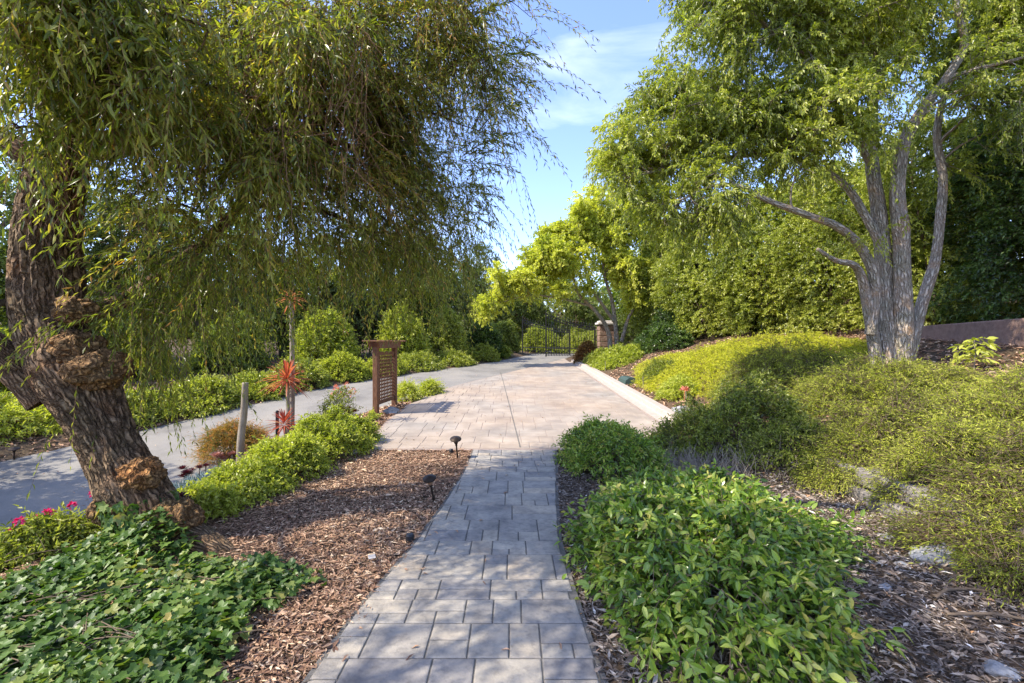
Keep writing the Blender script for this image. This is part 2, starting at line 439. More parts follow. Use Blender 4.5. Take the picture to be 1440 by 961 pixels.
M['bark'] = plate_bark('furrowed_bark', [(.11, .068, .038), (.25, .165, .096), (.42, .30, .19)], 38., .16, .32)
M['burl'] = plate_bark('burl_bark', [(.13, .075, .036), (.30, .175, .08), (.52, .32, .125)], 24., .8, .5)
M['greybark'] = plate_bark('grey_bark', [(.25, .21, .165), (.47, .405, .33), (.62, .555, .47)], 26., .2, .68)
M['twig'] = noise_mat('twig_bark', [(.3, (.10, .07, .045)), (.7, (.2, .145, .095))], 30, .9, 0, coord='bark')
M['rusttwig'] = noise_mat('rust_twig', [(.3, (.16, .085, .045)), (.7, (.30, .17, .09))], 30, .9, 0, coord='bark')
M['paletwig'] = noise_mat('pale_twig', [(.3, (.2, .165, .12)), (.7, (.34, .29, .22))], 30, .9, 0, coord='bark')
M['redwood'] = noise_mat('stained_redwood', [(.3, (.10, .045, .024)), (.5, (.17, .08, .042)), (.7, (.25, .125, .07))], 12, .7, .4, 30, stretch=(6, 6, .6), dist=.004)
M['redwood_flat'] = noise_mat('stained_redwood_beam', [(.3, (.10, .045, .024)), (.5, (.17, .08, .042)), (.7, (.25, .125, .07))], 12, .7, .4, 30, stretch=(6, .6, 6), dist=.004)
M['iron'] = noise_mat('black_iron', [(.3, (.012, .012, .013)), (.7, (.022, .022, .023))], 60, .45, .1, spec=.5)
M['bronze'] = noise_mat('aged_bronze', [(.3, (.028, .02, .015)), (.7, (.06, .042, .03))], 60, .45, .1, metal=.6)
M['copper'] = noise_mat('copper_lamp_body', [(.3, (.30, .16, .085)), (.7, (.42, .25, .14))], 40, .5, .1, metal=.4)
M['stone'] = noise_mat('block_stone', [(.25, (.12, .105, .095)), (.5, (.24, .215, .195)), (.75, (.36, .33, .30))], 7, .95, .9, 26, dist=.03)
M['stucco'] = noise_mat('brown_stucco', [(.3, (.19, .12, .095)), (.7, (.28, .19, .15))], 14, .95, .6, 60, dist=.02, second=(1.6, [(.3, (.7, .7, .7)), (.5, (1, 1, 1)), (.7, (1.2, 1.15, 1.1))]))
M['rock'] = noise_mat('grey_rock', [(.25, (.15, .15, .155)), (.5, (.28, .28, .28)), (.75, (.42, .41, .40))], 11, .9, .8, 30, dist=.02)
M['pillar'] = noise_mat('pillar_stone', [(.25, (.14, .085, .06)), (.5, (.24, .155, .11)), (.75, (.34, .25, .19))], 6, .9, .8, 14, dist=.05)
M['cap'] = noise_mat('pale_capstone', [(.3, (.5, .45, .4)), (.7, (.62, .57, .5))], 12, .85, .3)
M['greenplastic'] = noise_mat('green_plastic', [(.3, (.035, .06, .05)), (.7, (.055, .09, .075))], 30, .55, .1)
M['orange'] = noise_mat('orange_panel', [(.3, (.45, .2, .1)), (.7, (.6, .3, .17))], 20, .8, .2)
M['wirewood'] = noise_mat('grey_stake', [(.3, (.22, .18, .135)), (.7, (.36, .31, .24))], 20, .9, .5, coord='bark', stretch=(1, 1, .3))

# leaf colours (tint 0 -> 1)
M['weep'] = leaf_mat('weeping_leaf', [(.045, .07, .014), (.14, .17, .03), (.27, .29, .05), (.44, .40, .09), (.50, .27, .08)], .52, .36, .5)
M['ash'] = leaf_mat('bright_tree_leaf', [(.10, .13, .02), (.23, .27, .036), (.40, .42, .065), (.58, .57, .15)], .45, .38, .5)
M['maple'] = leaf_mat('lime_leaf', [(.20, .24, .03), (.41, .43, .065), (.58, .57, .09), (.68, .65, .15)], .45, .5, .3)
M['hedge'] = leaf_mat('hedge_leaf', [(.07, .10, .02), (.19, .225, .036), (.34, .37, .058), (.48, .48, .11)], .38, .36, .5)
M['darkhedge'] = leaf_mat('dark_hedge_leaf', [(.022, .045, .014), (.045, .085, .02), (.09, .15, .03), (.17, .24, .05)], .3, .35, .5)
M['bgtree'] = leaf_mat('woodland_leaf', [(.05, .075, .018), (.12, .16, .032), (.22, .265, .052), (.36, .39, .095)], .35, .45, .4)
M['bgdark'] = leaf_mat('dark_woodland_leaf', [(.03, .05, .016), (.075, .105, .028), (.13, .17, .042), (.22, .25, .07)], .3, .45, .4)
M['lime'] = leaf_mat('lime_shrub_leaf', [(.11, .145, .02), (.26, .30, .036), (.43, .46, .06), (.56, .56, .13)], .4, .4, .45)
M['juniper'] = leaf_mat('feathery_leaf', [(.13, .08, .045), (.10, .12, .02), (.25, .285, .034), (.44, .47, .06), (.62, .61, .12)], .38, .55, .25)
M['yellowmound'] = leaf_mat('golden_mound_leaf', [(.16, .19, .016), (.41, .43, .03), (.58, .57, .045), (.70, .66, .10)], .38, .55, .25)
M['glossy'] = leaf_mat('glossy_leaf', [(.032, .07, .012), (.095, .175, .022), (.19, .295, .036), (.36, .45, .075), (.48, .42, .10)], .36, .28, .6)
M['ivy'] = leaf_mat('ivy_leaf', [(.024, .05, .014), (.058, .115, .022), (.115, .195, .036), (.24, .29, .075), (.38, .30, .09)], .3, .42, .35)
M['olive'] = leaf_mat('low_shrub_leaf', [(.06, .085, .016), (.15, .185, .028), (.27, .305, .045), (.40, .41, .09)], .38, .45, .35)
M['bluegreen'] = leaf_mat('chalk_blue_leaf', [(.12, .17, .17), (.21, .28, .28), (.32, .39, .38)], .1, .6, .2, (.9, 1, .9))
M['purple'] = leaf_mat('purple_rosette', [(.03, .008, .012), (.065, .014, .02), (.13, .03, .035)], .2, .35, .5, (1.2, .5, .5))
M['red'] = leaf_mat('red_blade', [(.16, .035, .025), (.34, .075, .045), (.48, .17, .08), (.40, .27, .10)], .4, .4, .4, (1.2, .8, .6))
M['grevillea'] = leaf_mat('orange_tip_needle', [(.12, .15, .025), (.26, .25, .045), (.46, .31, .07), (.58, .27, .10)], .4, .5, .3, (1.1, .9, .5))
M['pink'] = leaf_mat('pink_petal', [(.45, .012, .09), (.62, .03, .16), (.75, .09, .26)], .35, .5, .3, (1.1, .7, .9))
M['peach'] = leaf_mat('peach_petal', [(.5, .16, .09), (.66, .30, .19), (.7, .42, .3)], .35, .5, .3, (1.1, .8, .7))
M['pinkleaf'] = leaf_mat('dusky_pink_leaf', [(.24, .10, .085), (.38, .20, .16), (.48, .30, .24)], .2, .5, .3, (1.1, .8, .7))
M['redbrown'] = leaf_mat('red_brown_leaf', [(.07, .05, .018), (.17, .09, .03), (.29, .145, .045), (.3, .25, .06)], .35, .45, .3, (1.1, .9, .5))

# ------------------------------------------------------------------ camera, sky, sun
cam = bpy.data.cameras.new('camera'); co = bpy.data.objects.new('camera', cam); COL.objects.link(co)
co.location = (0, 0, CAMZ); co.rotation_euler = (math.radians(90), 0, 0)
cam.sensor_width = 36; cam.lens = 36 * F; cam.clip_end = 800; cam.clip_start = .05
SC.camera = co
SUN_EL = math.radians(49); ld = np.array([.965, .262])          # where the light travels, on the ground
saz = math.atan2(-ld[0], -ld[1])                                 # azimuth of the sun from +Y towards +X
w = bpy.data.worlds.new('World'); SC.world = w; w.use_nodes = True
nt = w.node_tree; nt.nodes.clear()
sky = nd(nt, 'ShaderNodeTexSky', sky_type='NISHITA', sun_disc=False)
sky.sun_elevation = SUN_EL; sky.sun_rotation = saz; sky.air_density = 1.0; sky.dust_density = .6; sky.ozone_density = 5.0; sky.altitude = 100
tc = nd(nt, 'ShaderNodeTexCoord')
mp = nd(nt, 'ShaderNodeMapping'); mp.inputs['Scale'].default_value = (1.0, 1.6, 4.2); mp.inputs['Rotation'].default_value = (0, .45, .3)
nz = nd(nt, 'ShaderNodeTexNoise', Scale=2.3, Detail=7., Roughness=.55, Distortion=.5)
rp = ramp(nt, nz.outputs['Fac'], [(.5, (0, 0, 0)), (.85, (.4, .4, .4))])
mx = nd(nt, 'ShaderNodeMix', data_type='RGBA'); mx.inputs[7].default_value = (5.5, 5.7, 6.1, 1)
bg = nd(nt, 'ShaderNodeBackground', Strength=.14); out = nd(nt, 'ShaderNodeOutputWorld')
nt.links.new(tc.outputs['Generated'], mp.inputs[0]); nt.links.new(mp.outputs[0], nz.inputs['Vector'])
sm = nd(nt, 'ShaderNodeMix', data_type='RGBA', blend_type='MULTIPLY'); sm.inputs[0].default_value = 1; sm.inputs[7].default_value = (1.06, .93, 1.0, 1)
nt.links.new(sky.outputs[0], sm.inputs[6])
nt.links.new(rp.outputs[0], mx.inputs[0]); nt.links.new(sm.outputs[2], mx.inputs[6])
nt.links.new(mx.outputs[2], bg.inputs[0]); nt.links.new(bg.outputs[0], out.inputs[0])
sl = bpy.data.lights.new('sun', 'SUN'); so = bpy.data.objects.new('sun', sl); COL.objects.link(so)
sl.energy = 2.6; sl.angle = math.radians(.53); sl.color = (1, .92, .78)
dv = Vector((ld[0] * math.cos(SUN_EL), ld[1] * math.cos(SUN_EL), -math.sin(SUN_EL)))
so.rotation_euler = dv.to_track_quat('-Z', 'Y').to_euler(); so.location = (-20, -6, 30)
SC.view_settings.view_transform = 'Standard'; SC.view_settings.look = 'None'; SC.view_settings.gamma = 1; SC.view_settings.exposure = 1.78
SC.render.film_transparent = False
cy = SC.cycles
cy.max_bounces = 7; cy.diffuse_bounces = 4; cy.transmission_bounces = 5; cy.transparent_max_bounces = 6; cy.glossy_bounces = 2
cy.use_denoising = True

# ------------------------------------------------------------------ ground, road, paving
def grid(buf, xs, ys, zf, mi=0, tint=.5):
    X, Y = np.meshgrid(xs, ys); Z = zf(X, Y); nx = len(xs)
    i = (np.arange(len(ys) - 1)[:, None] * nx + np.arange(nx - 1)[None]).reshape(-1, 1)
    buf.add(np.stack([X, Y, Z], -1), i + np.array([0, 1, nx + 1, nx])[None], mi, tint)

def paved_mask(x, y):
    def inside(l, r, y0, y1, e=.12):
        return sstep(x, l, l + e) * (1 - sstep(x, r - e, r)) * sstep(y, y0, y0 + e) * (1 - sstep(y, y1 - e, y1))
    a = inside(pathL(y), pathR(y), -1.5, 6.75)
    b = inside(drvL(y), drvR(y), DY0, DY1)
    c = inside(roadL(y), roadR(y), -20, 90, .2)
    return np.maximum(np.maximum(a, b), c)

fx = np.arange(-13.5, 13.51, .15); gx = 13.5 + np.cumsum(.3 * 1.17 ** np.arange(32)); xs = np.concatenate([-gx[::-1], fx, gx])
fy = np.arange(-2, 30.01, .15); gy = 30 + np.cumsum(.3 * 1.17 ** np.arange(31)); gyn = -2 - np.cumsum(.4 * 1.25 ** np.arange(16)); ys = np.concatenate([gyn[::-1], fy, gy])
b = Buf()
grid(b, xs, ys, lambda x, y: H(x, y) - .06 * paved_mask(x, y) + .012 * fbm(x * 2.2, y * 2.2, 0, 3) * (1 - paved_mask(x, y)))
tag(b.build('ground', M['soil'], smooth=True), kind='structure')

def ribbon(buf, lf, rf, y0, y1, n, k, dz, skirt=.12, mi=0):
    yv = np.linspace(y0, y1, n); t = np.linspace(0, 1, k)
    l, r = lf(yv), rf(yv)
    X = l[:, None] + (r - l)[:, None] * t[None]; Y = np.broadcast_to(yv[:, None], X.shape); Z = H(X, Y) + dz
    X = np.column_stack([X[:, 0], X, X[:, -1]]); Y = np.column_stack([Y[:, 0], Y, Y[:, -1]]); Z = np.column_stack([Z[:, 0] - skirt, Z, Z[:, -1] - skirt])
    kk = k + 2
    i = (np.arange(n - 1)[:, None] * kk + np.arange(kk - 1)[None]).reshape(-1, 1)
    buf.add(np.stack([X, Y, Z], -1), i + np.array([0, 1, kk + 1, kk])[None], mi)

b = Buf(); ribbon(b, roadL, lambda y: roadR(y) - .012, -19, 80, 400, 10, -.004)
tag(b.build('road', M['asphalt'], smooth=False), kind='structure')

def ashlar(buf, lf, rf, y0, y1, course, widths, gap, dz, x0, x1, edge=.05, mi=0, depth=.006, seed=3):
    """stamped ashlar pattern: bevelled stones in broken courses, cut to the paving's outline"""
    rng = np.random.default_rng(seed); rects = []; y = y0
    while y < y1 - .05:
        h = min(course * rng.choice([1.2, 1.5, 1.8, 1.]), y1 - y); x = x0 - rng.uniform(0, .2)
        while x < x1:
            w_ = course * rng.choice(widths); r_ = rng.random()
            if r_ < .38 and h > course * .9:
                f_ = rng.choice([.4, .5, .6]); rects += [(x, y, x + w_, y + h * f_), (x, y + h * f_, x + w_, y + h)]
            elif r_ < .72 and h > course * .9 and w_ > course:
                f_ = rng.choice([.4, .5]); rects += [(x, y, x + w_ * .5, y + h * f_), (x + w_ * .5, y, x + w_, y + h * f_), (x, y + h * f_, x + w_, y + h)]
            else: rects.append((x, y, x + w_, y + h))
            x += w_
        y += h
    for ax, ay, bx, by in rects:
        rings = []
        for g, z in ((gap * .5, -depth), (gap * .5 + .003, -.0012), (gap * .5 + .009, 0)):
            q = max(2, int((by - ay) / .05)); p = max(1, int((bx - ax) / .3))
            pts = [(ax + g + (bx - ax - 2 * g) * t / p, ay + g) for t in range(p)] + [(bx - g, ay + g + (by - ay - 2 * g) * t / q) for t in range(q)] \
                + [(bx - g - (bx - ax - 2 * g) * t / p, by - g) for t in range(p)] + [(ax + g, by - g - (by - ay - 2 * g) * t / q) for t in range(q)]
            a = np.array(pts); inset = max(0, g - gap * .5)
            a[:, 0] = np.clip(a[:, 0], lf(a[:, 1]) + edge + inset, rf(a[:, 1]) - edge - inset)
            rings.append((a, z))
        a = rings[-1][0]
        if np.ptp(a[:, 0]) < .025 or by - ay < .03: continue
        V = np.concatenate([np.column_stack([a, H(a[:, 0], a[:, 1]) + dz + z]) for a, z in rings])
        tl = rng.normal(0, .0012, 2); V[:, 2] += (V[:, 0] - V[:, 0].mean()) * tl[0] * 2 + (V[:, 1] - V[:, 1].mean()) * tl[1] * 2
        m = len(a); k = np.arange(m); k2 = (k + 1) % m
        buf.add(V, [np.stack([k, k2, m + k2, m + k], -1), np.stack([m + k, m + k2, 2 * m + k2, 2 * m + k], -1), (2 * m + k)[None]], mi, np.clip(rng.normal(.5, .25), 0, 1))

b = Buf(); ribbon(b, pathL, pathR, -1.4, 6.62, 120, 8, .016, .14, 1)
ashlar(b, pathL, pathR, -1.35, 6.60, .235, [.7, .9, 1.1, 1.4, 1.8], .007, .0235, -1.2, .8, .028)
tag(b.build('path', [M['slate'], M['grout']]), kind='structure')
b = Buf(); ribbon(b, drvL, drvR, DY0 + .01, DY1, 150, 10, .010, .12, 1)
ashlar(b, drvL, drvR, DY0 + .09, DY1 - .05, .32, [.7, .9, 1.1, 1.4], .006, .0165, -2.6, 2.9, .06)
pv = tag(b.build('paved_driveway', [M['pavers'], M['paver_grout']]), kind='structure')
b = Buf(); yv = np.linspace(6.75, 17.3, 60)
jx = np.interp(yv, [6.6, 14.8, 17.4], [.13, -.3, -.46])
Vj = np.stack([np.stack([jx + s_ * .009, yv, H(jx, yv) + .021], -1) for s_ in (-1, 1)], 1).reshape(-1, 3)
i = np.arange(59)[:, None] * 2
b.add(Vj, i + np.array([0, 1, 3, 2])[None])
jo = b.build('expansion_joint', M['grout'], pv)

# kerb along the right of the paving
def sweep(buf, yv, xf, prof, mi=0, cap=True):
    n, k = len(yv), len(prof); pr = np.array(prof)
    xx = xf(yv)
    V = np.stack([np.stack([xx + p[0], yv, H(xx * 0 + 2.7, yv) + p[1]], -1) for p in pr], 1)
    i = (np.arange(n - 1)[:, None] * k + np.arange(k - 1)[None]).reshape(-1, 1)
    buf.add(V.reshape(-1, 3), [i + np.array([0, 1, k + 1, k])[None], np.arange(k)[None], (np.arange(k)[::-1] + (n - 1) * k)[None]], mi)
b = Buf()
sweep(b, np.linspace(7.75, 21.5, 70), lambda y: np.interp(y, [7.7, 8.3, 17.5, 19.5, 21.5], [2.92, 2.79, 2.79, 2.73, 2.6]) - .0,
      [(-.02, -.1), (-.02, .020), (.16, .026), (.185, .045), (.205, .125), (.225, .14), (.39, .14), (.41, .125), (.41, -.15)])
b.box((3.45, 7.72, .12), (.62, .26, .16), -.25, bev=.03)
tag(b.build('kerb', M['kerb']), kind='structure')

# ------------------------------------------------------------------ mulch chips
def scatter_chips(name, label, n, area, mat, lo, hi, seed, tm=.5, ts=.26):
    rng = np.random.default_rng(seed)
    x = rng.uniform(area[0], area[1], n); y = area[2] + (area[3] - area[2]) * rng.random(n) ** 1.25
    pm = paved_mask(x, y)
    fall = rng.random(n)
    ok = (pm < .04) | ((pm < .6) & (fall < .14)) | ((pm < .99) & (fall < .04))
    x, y = x[ok], y[ok]; n = len(x)
    a = rng.uniform(0, 6.283, n); tl = rng.normal(0, .22, n)
    D = np.stack([np.cos(a), np.sin(a), tl], -1)
    sc = rng.lognormal(0, .45, n)
    L = np.clip(lo * sc, .012, hi); W = L * rng.uniform(.13, .36, n)
    p = np.stack([x, y, H(x, y) + .002 + rng.random(n) * .028 + .012 * fbm(x * 2.2, y * 2.2, 0, 3)], -1) - nrm(D) * L[:, None] * .5
    bb = Buf()
    leaves(bb, p, D, L, W, np.clip(rng.normal(tm, ts, n) + .12 * fbm(x * .9, y * .9, 3, 2), 0, 1), kind='fold', jit=.35, curl=.03, fold=.12)
    o = bb.build(name, mat)
    return tag(o, label, 'mulch', kind='stuff')
scatter_chips('bark_mulch', 'reddish brown shredded bark mulch left of the stone path', 270000, (-4.3, -.55, 1.2, 9.9), M['chips'], .029, .10, 1, .52)
scatter_chips('leaf_litter', 'grey brown leaf litter and chips right of the path by the block wall', 85000, (.40, 4.2, 1.2, 6.5), M['greychips'], .036, .10, 2, .45)
def far_litter():
    bb = Buf(); rng = R
    for (x0, x1, y0, y1, n) in ((3.1, 9.2, 5.2, 16, 16000), (-12.5, -6.2, 6, 13, 9000), (-4, -2.4, 8.2, 12.1, 6000)):
        x = rng.uniform(x0, x1, n); y = rng.uniform(y0, y1, n); ok = paved_mask(x, y) < .05; x, y = x[ok], y[ok]; n2 = len(x)
        a = rng.uniform(0, 6.283, n2); D = np.stack([np.cos(a), np.sin(a), rng.normal(0, .3, n2)], -1); L = rng.uniform(.05, .13, n2)
        leaves(bb, np.stack([x, y, H(x, y) + .02], -1), D, L, L * .35, np.clip(rng.normal(.6, .22, n2), 0, 1), jit=.4)
    tag(bb.build('dry_litter', M['chips']), 'tan dry leaf litter lying on the planted slopes', 'leaf litter', kind='stuff')
far_litter()

def paving_leaves():
    bb = Buf(); n2 = 900
    y = R.uniform(1.4, 18, n2); x = np.where(R.random(n2) < .5, R.uniform(-8, -2.5, n2), R.uniform(-2.2, 2.7, n2)); ok = paved_mask(x, y) > .9; x, y = x[ok], y[ok]; n2 = len(x)
    keep = R.random(n2) < np.where((y > 6.7) & (x > -2.2), .35, 1.); x, y = x[keep], y[keep]; n2 = len(x)
    a = R.uniform(0, 6.283, n2); D = np.stack([np.cos(a), np.sin(a), 0 * a], -1)
    leaves(bb, np.stack([x, y, H(x, y) + .032], -1), D, R.uniform(.03, .075, n2), R.uniform(.008, .02, n2), R.uniform(.4, 1, n2), jit=.15, curl=.2)
    tag(bb.build('fallen_leaves', M['chips']), 'few dry leaves scattered over the path and drive', 'leaves', kind='stuff')
paving_leaves()

# ------------------------------------------------------------------ plant builders
def mound(name, label, cat, c, rx, ry, h, mat, n, L, W, k=8, ln=.16, rot=0., droop=.25, ang=.75, kind='fold', group=None, twig=.0022, lumps=.35, fr=2.2, stems=14,
          wood='twig', tint=.5, tl=.16, grow=.3, shell=.5, hang=0., flat=.5, spill=None, pw=2.4, jit=.6, wild=.45):
    """a shrub: canopy height follows a lumpy dome over the terrain; twigs reach outwards and up through its outer layer"""
    cx, cy = c; z0 = float(H(cx, cy))
    th = thing(name, (cx, cy, z0), label, cat, group)
    q = np.sqrt(R.random(n)); a = R.uniform(0, 6.283, n)
    lx, ly = q * np.cos(a), q * np.sin(a)
    cr, sr = math.cos(rot), math.sin(rot)
    edge = 1 + .22 * fbm(np.cos(a) * 1.6 + cx, np.sin(a) * 1.6 + cy, 1.5, 2)
    X = cx + (lx * rx * cr - ly * ry * sr) * edge; Y = cy + (lx * rx * sr + ly * ry * cr) * edge
    prof = (1 - q ** pw) ** .55
    lump = 1 + lumps * fbm(X * fr, Y * fr, h * 3, 2)
    hc = h * np.maximum(prof * lump, .06)
    dep = 1 - shell * R.random(n) ** 1.6
    Z = H(X, Y) + hc * dep
    if spill is not None: Z = spill(X, Y, Z, hc)
    out = np.stack([np.cos(a) * cr - np.sin(a) * sr, np.cos(a) * sr + np.sin(a) * cr, 0 * a], -1) * (q ** 2)[:, None] * 1.1
    D = out + np.array([0, 0, 1.]) * (.35 + .65 * (1 - q ** 2))[:, None] * (1 - flat * .5) + R.normal(0, wild, (n, 3))
    S0 = np.stack([X, Y, Z], -1) - nrm(D) * ln * .55
    S0[:, 2] = np.maximum(S0[:, 2], H(S0[:, 0], S0[:, 1]) + .015)
    bb = Buf()
    tn = np.clip(tint + tl * fbm(X * 2.3 + 5, Y * 2.3, 2, 2) + R.normal(0, .13, n), 0, 1)
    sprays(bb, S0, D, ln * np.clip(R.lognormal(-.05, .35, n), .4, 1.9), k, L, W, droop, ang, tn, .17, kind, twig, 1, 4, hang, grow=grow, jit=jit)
    bb.build('foliage', [mat, M[wood]], th)
    if stems:
        e = R.choice(n, stems, replace=False); sb = Buf()
        b0 = np.stack([cx + (X[e] - cx) * .03, cy + (Y[e] - cy) * .03, 0 * e], -1); b0[:, 2] = H(b0[:, 0], b0[:, 1]) - .03
        t = np.linspace(0, 1, 6)[None, :, None]
        md = (b0 + S0[e]) / 2 + np.array([0, 0, .08]) * h
        PT = (1 - t) ** 2 * b0[:, None] + 2 * t * (1 - t) * md[:, None] + t ** 2 * S0[e][:, None]
        tubes(sb, PT, np.linspace(.006 + h * .012, .003, 6)[None], 5)
        sb.build('stem', M[wood], th)
    return th

def seg_pts(limbs):
    A, B, Cc = [], [], []
    for PT, r in limbs:
        A.append(PT); B.append(r); Cc.append(nrm(np.gradient(PT, axis=0)))
    return np.concatenate(A), np.concatenate(B), np.concatenate(Cc)

def crown(tb, cb, limbs, blobs, K, S, Tn, ln, k, L, W, droop, ang, kind='fold', twig=.003, hang=.2, tint=.5, tl=.18, tvar=.16, sub=.55, up=.25, leafjit=.6, min_r=.25, rise=.35, out=1., wbark=0, t0=.12, grow=.0):
    """branches reach from the limbs to points spread through the blobs, fork, and end in leafy twigs"""
    LP, LR, LT = seg_pts(limbs)
    bl = np.array([[*b_[0], *b_[1], b_[2] if len(b_) > 2 else 1.] for b_ in blobs])
    wts = bl[:, 3] * bl[:, 4] * bl[:, 5] * bl[:, 6]; wts = wts / wts.sum()
    bi = R.choice(len(bl), K, p=wts)
    d = nrm(R.normal(0, 1, (K, 3))) * (R.random(K) ** (1 / 2.2))[:, None]
    C = bl[bi, :3] + d * bl[bi, 3:6]
    # nearest limb point, disliking points above the target
    dist = np.linalg.norm(C[:, None] - LP[None], axis=2) + .6 * np.maximum(LP[None, :, 2] - C[:, None, 2], 0)
    j = np.argmin(dist, 1)
    A = LP[j]; ra = LR[j]
    t = np.linspace(0, 1, 9)[None, :, None]
    lenb = np.linalg.norm(C - A, axis=1)
    mid = A + LT[j] * (lenb * .35)[:, None] + (C - A) * .3; mid[:, 2] += lenb * .10
    mid += R.normal(0, 1, (K, 3)) * (lenb * .07)[:, None]
    PT = (1 - t) ** 2 * A[:, None] + 2 * t * (1 - t) * mid[:, None] + t ** 2 * C[:, None]
    PT[:, 1:-1] += R.normal(0, 1, (K, 7, 3)) * (lenb * .012)[:, None, None]
    r0 = np.minimum(ra * .6, .008 + .013 * lenb)
    tubes(tb, PT, r0[:, None] * np.linspace(1, .35, 9)[None], 6, wbark)
    # second level
    ti = np.linspace(.45, 1, S)
    idx = np.repeat(np.arange(K), S); tt = np.tile(ti, K) + R.uniform(-.05, .05, K * S); tt = np.clip(tt, .3, 1)[:, None]
    B0 = (1 - tt) ** 2 * A[idx] + 2 * tt * (1 - tt) * mid[idx] + tt ** 2 * C[idx]
    bd = nrm(C - A)[idx]
    dr = nrm(bd * .7 * out + R.normal(0, .65, (K * S, 3)) + np.array([0, 0, up]))
    sl_ = sub * R.uniform(.5, 1.2, K * S)
    t5 = np.linspace(0, 1, 5)[None, :, None]
    P2 = B0[:, None] + dr[:, None] * sl_[:, None, None] * t5
    P2[..., 2] -= (sl_[:, None] * .22) * (t5[..., 0] ** 2)
    tubes(tb, P2, (np.minimum(.004 + .006 * sl_, r0[idx] * .6))[:, None] * np.linspace(1, .4, 5)[None], 4, wbark)
    n = K * S * Tn
    id2 = np.repeat(np.arange(K * S), Tn); u_ = R.uniform(.2, 1, n)
    S0 = B0[id2] + dr[id2] * (sl_[id2] * u_)[:, None]; S0[:, 2] -= sl_[id2] * .22 * u_ ** 2
    D = nrm(dr[id2] * .6 + R.normal(0, .6, (n, 3)) + np.array([0, 0, rise]))
    cn = np.clip(tint + tl * R.normal(0, 1, K)[idx][id2] * .7 + R.normal(0, .08, n), 0, 1)
    sprays(cb, S0, D, ln * R.uniform(.55, 1.3, n), k, L, W, droop * R.uniform(.6, 1.4, n), ang, cn, tvar, kind, twig, 1, 5, hang, leafjit, t0=t0, grow=grow)

def lump_mesh(buf, c, r, seed, axis=None, n=28, amp=.18, mi=0, squash=(1, 1, 1), fr=1.6):
    th_ = np.linspace(.02, math.pi - .02, n); ph = np.arange(2 * n) / (2 * n) * 2 * math.pi
    TH, PH = np.meshgrid(th_, ph, indexing='ij')
    d = np.stack([np.sin(TH) * np.cos(PH), np.sin(TH) * np.sin(PH), np.cos(TH)], -1)
    rr = 1 + amp * fbm(d[..., 0] * fr + seed, d[..., 1] * fr, d[..., 2] * fr, 4)
    V = d * rr[..., None] * r * np.array(squash)
    if axis is not None: V = V @ np.asarray(axis).T
    V = V + np.asarray(c); m = 2 * n
    i = np.arange(n - 1)[:, None] * m; a = np.arange(m)[None]; b_ = (a + 1) % m
    buf.add(V, [np.stack([i + a, i + m + a, i + m + b_, i + b_], -1).reshape(-1, 4), np.arange(m)[None], (np.arange(m)[::-1] + (n - 1) * m)[None]], mi)

# ------------------------------------------------------------------ the leaning tree on the left
TD = 3.66
base = np.array([-2.66, 3.64, 0.])
bigtree = thing('weeping_tree', base, 'leaning old tree with burled brown trunk and weeping narrow leaves, ivy at its foot', 'tree')
tb, cb = Buf(), Buf()
trunk_px = [(250, 800, 3.62, .25), (224, 758, 3.64, .21), (195, 700, 3.66, .192), (163, 640, 3.67, .180), (133, 580, 3.68, .186), (99, 520, 3.70, .212), (72, 460, 3.72, .208), (66, 400, 3.74, .215), (66, 330, 3.77, .195), (78, 250, 3.80, .175), (98, 170, 3.82, .155), (110, 90, 3.85, .14), (120, -10, 3.9, .12)]
BURLS = ((106, 437, 3.60, .12, (1.15, 1, .9), 1), (138, 520, 3.58, .19, (1.1, 1, .80), 2), (108, 492, 3.61, .185, (1.05, .9, .8), 6), (200, 668, 3.56, .145, (1.1, .9, .85), 3), (153, 714, 3.57, .13, (1, 1, .95), 4), (242, 731, 3.53, .18, (1.05, .95, .85), 5))
lim = [bark_tube(tb, [P(u, v, d) for u, v, d, r in trunk_px], [r for *_, r in trunk_px], 170, 90, .20, .10, 1.3, fr=13, flare=.35, bumps=[(P(u, v, d), r) for u, v, d, r, *_ in BURLS])]
def limb(px, r0, r1, s, sides=22, per=24, ridge=.1):
    pts = [P(*q) if len(q) == 3 else q for q in px]
    lim.append(bark_tube(tb, pts, np.linspace(r0, r1, len(pts)), sides, per, ridge, .08, s, fr=5))
limb([(70, 560, 3.7), (30, 522, 3.62), (-20, 480, 3.5), (-90, 420, 3.4), (-170, 300, 3.3), (-260, 150, 3.3)], .15, .05, 2.1)
limb([(95, 445, 3.75), (130, 438, 3.95), (180, 418, 4.3), (235, 380, 4.4), (300, 330, 4.55), (370, 250, 4.65), (430, 180, 4.8)], .085, .025, 3.7)
limb([(98, 190, 3.82), (150, 205, 4.0), (230, 180, 4.3), (330, 120, 4.6), (440, 60, 4.9), (560, 10, 5.1), (650, 10, 5.2)], .13, .02, 4.9)
limb([(104, 130, 3.84), (180, 60, 4.0), (300, -40, 4.2), (450, -120, 4.2), (650, -160, 4.2)], .13, .025, 5.3)
limb([(98, 200, 3.8), (60, 90, 3.5), (20, -40, 3.2), (-20, -300, 2.7), (-20, -700, 2.2)], .13, .03, 6.1)
limb([(112, 80, 3.85), (200, -60, 3.7), (330, -330, 3.2), (420, -700, 2.6), (520, -1500, 1.8)], .12, .03, 7.1)
limb([(80, 240, 3.8), (10, 200, 3.7), (-100, 140, 3.8), (-230, 60, 4.0)], .11, .03, 8.3)
sub_l = lim
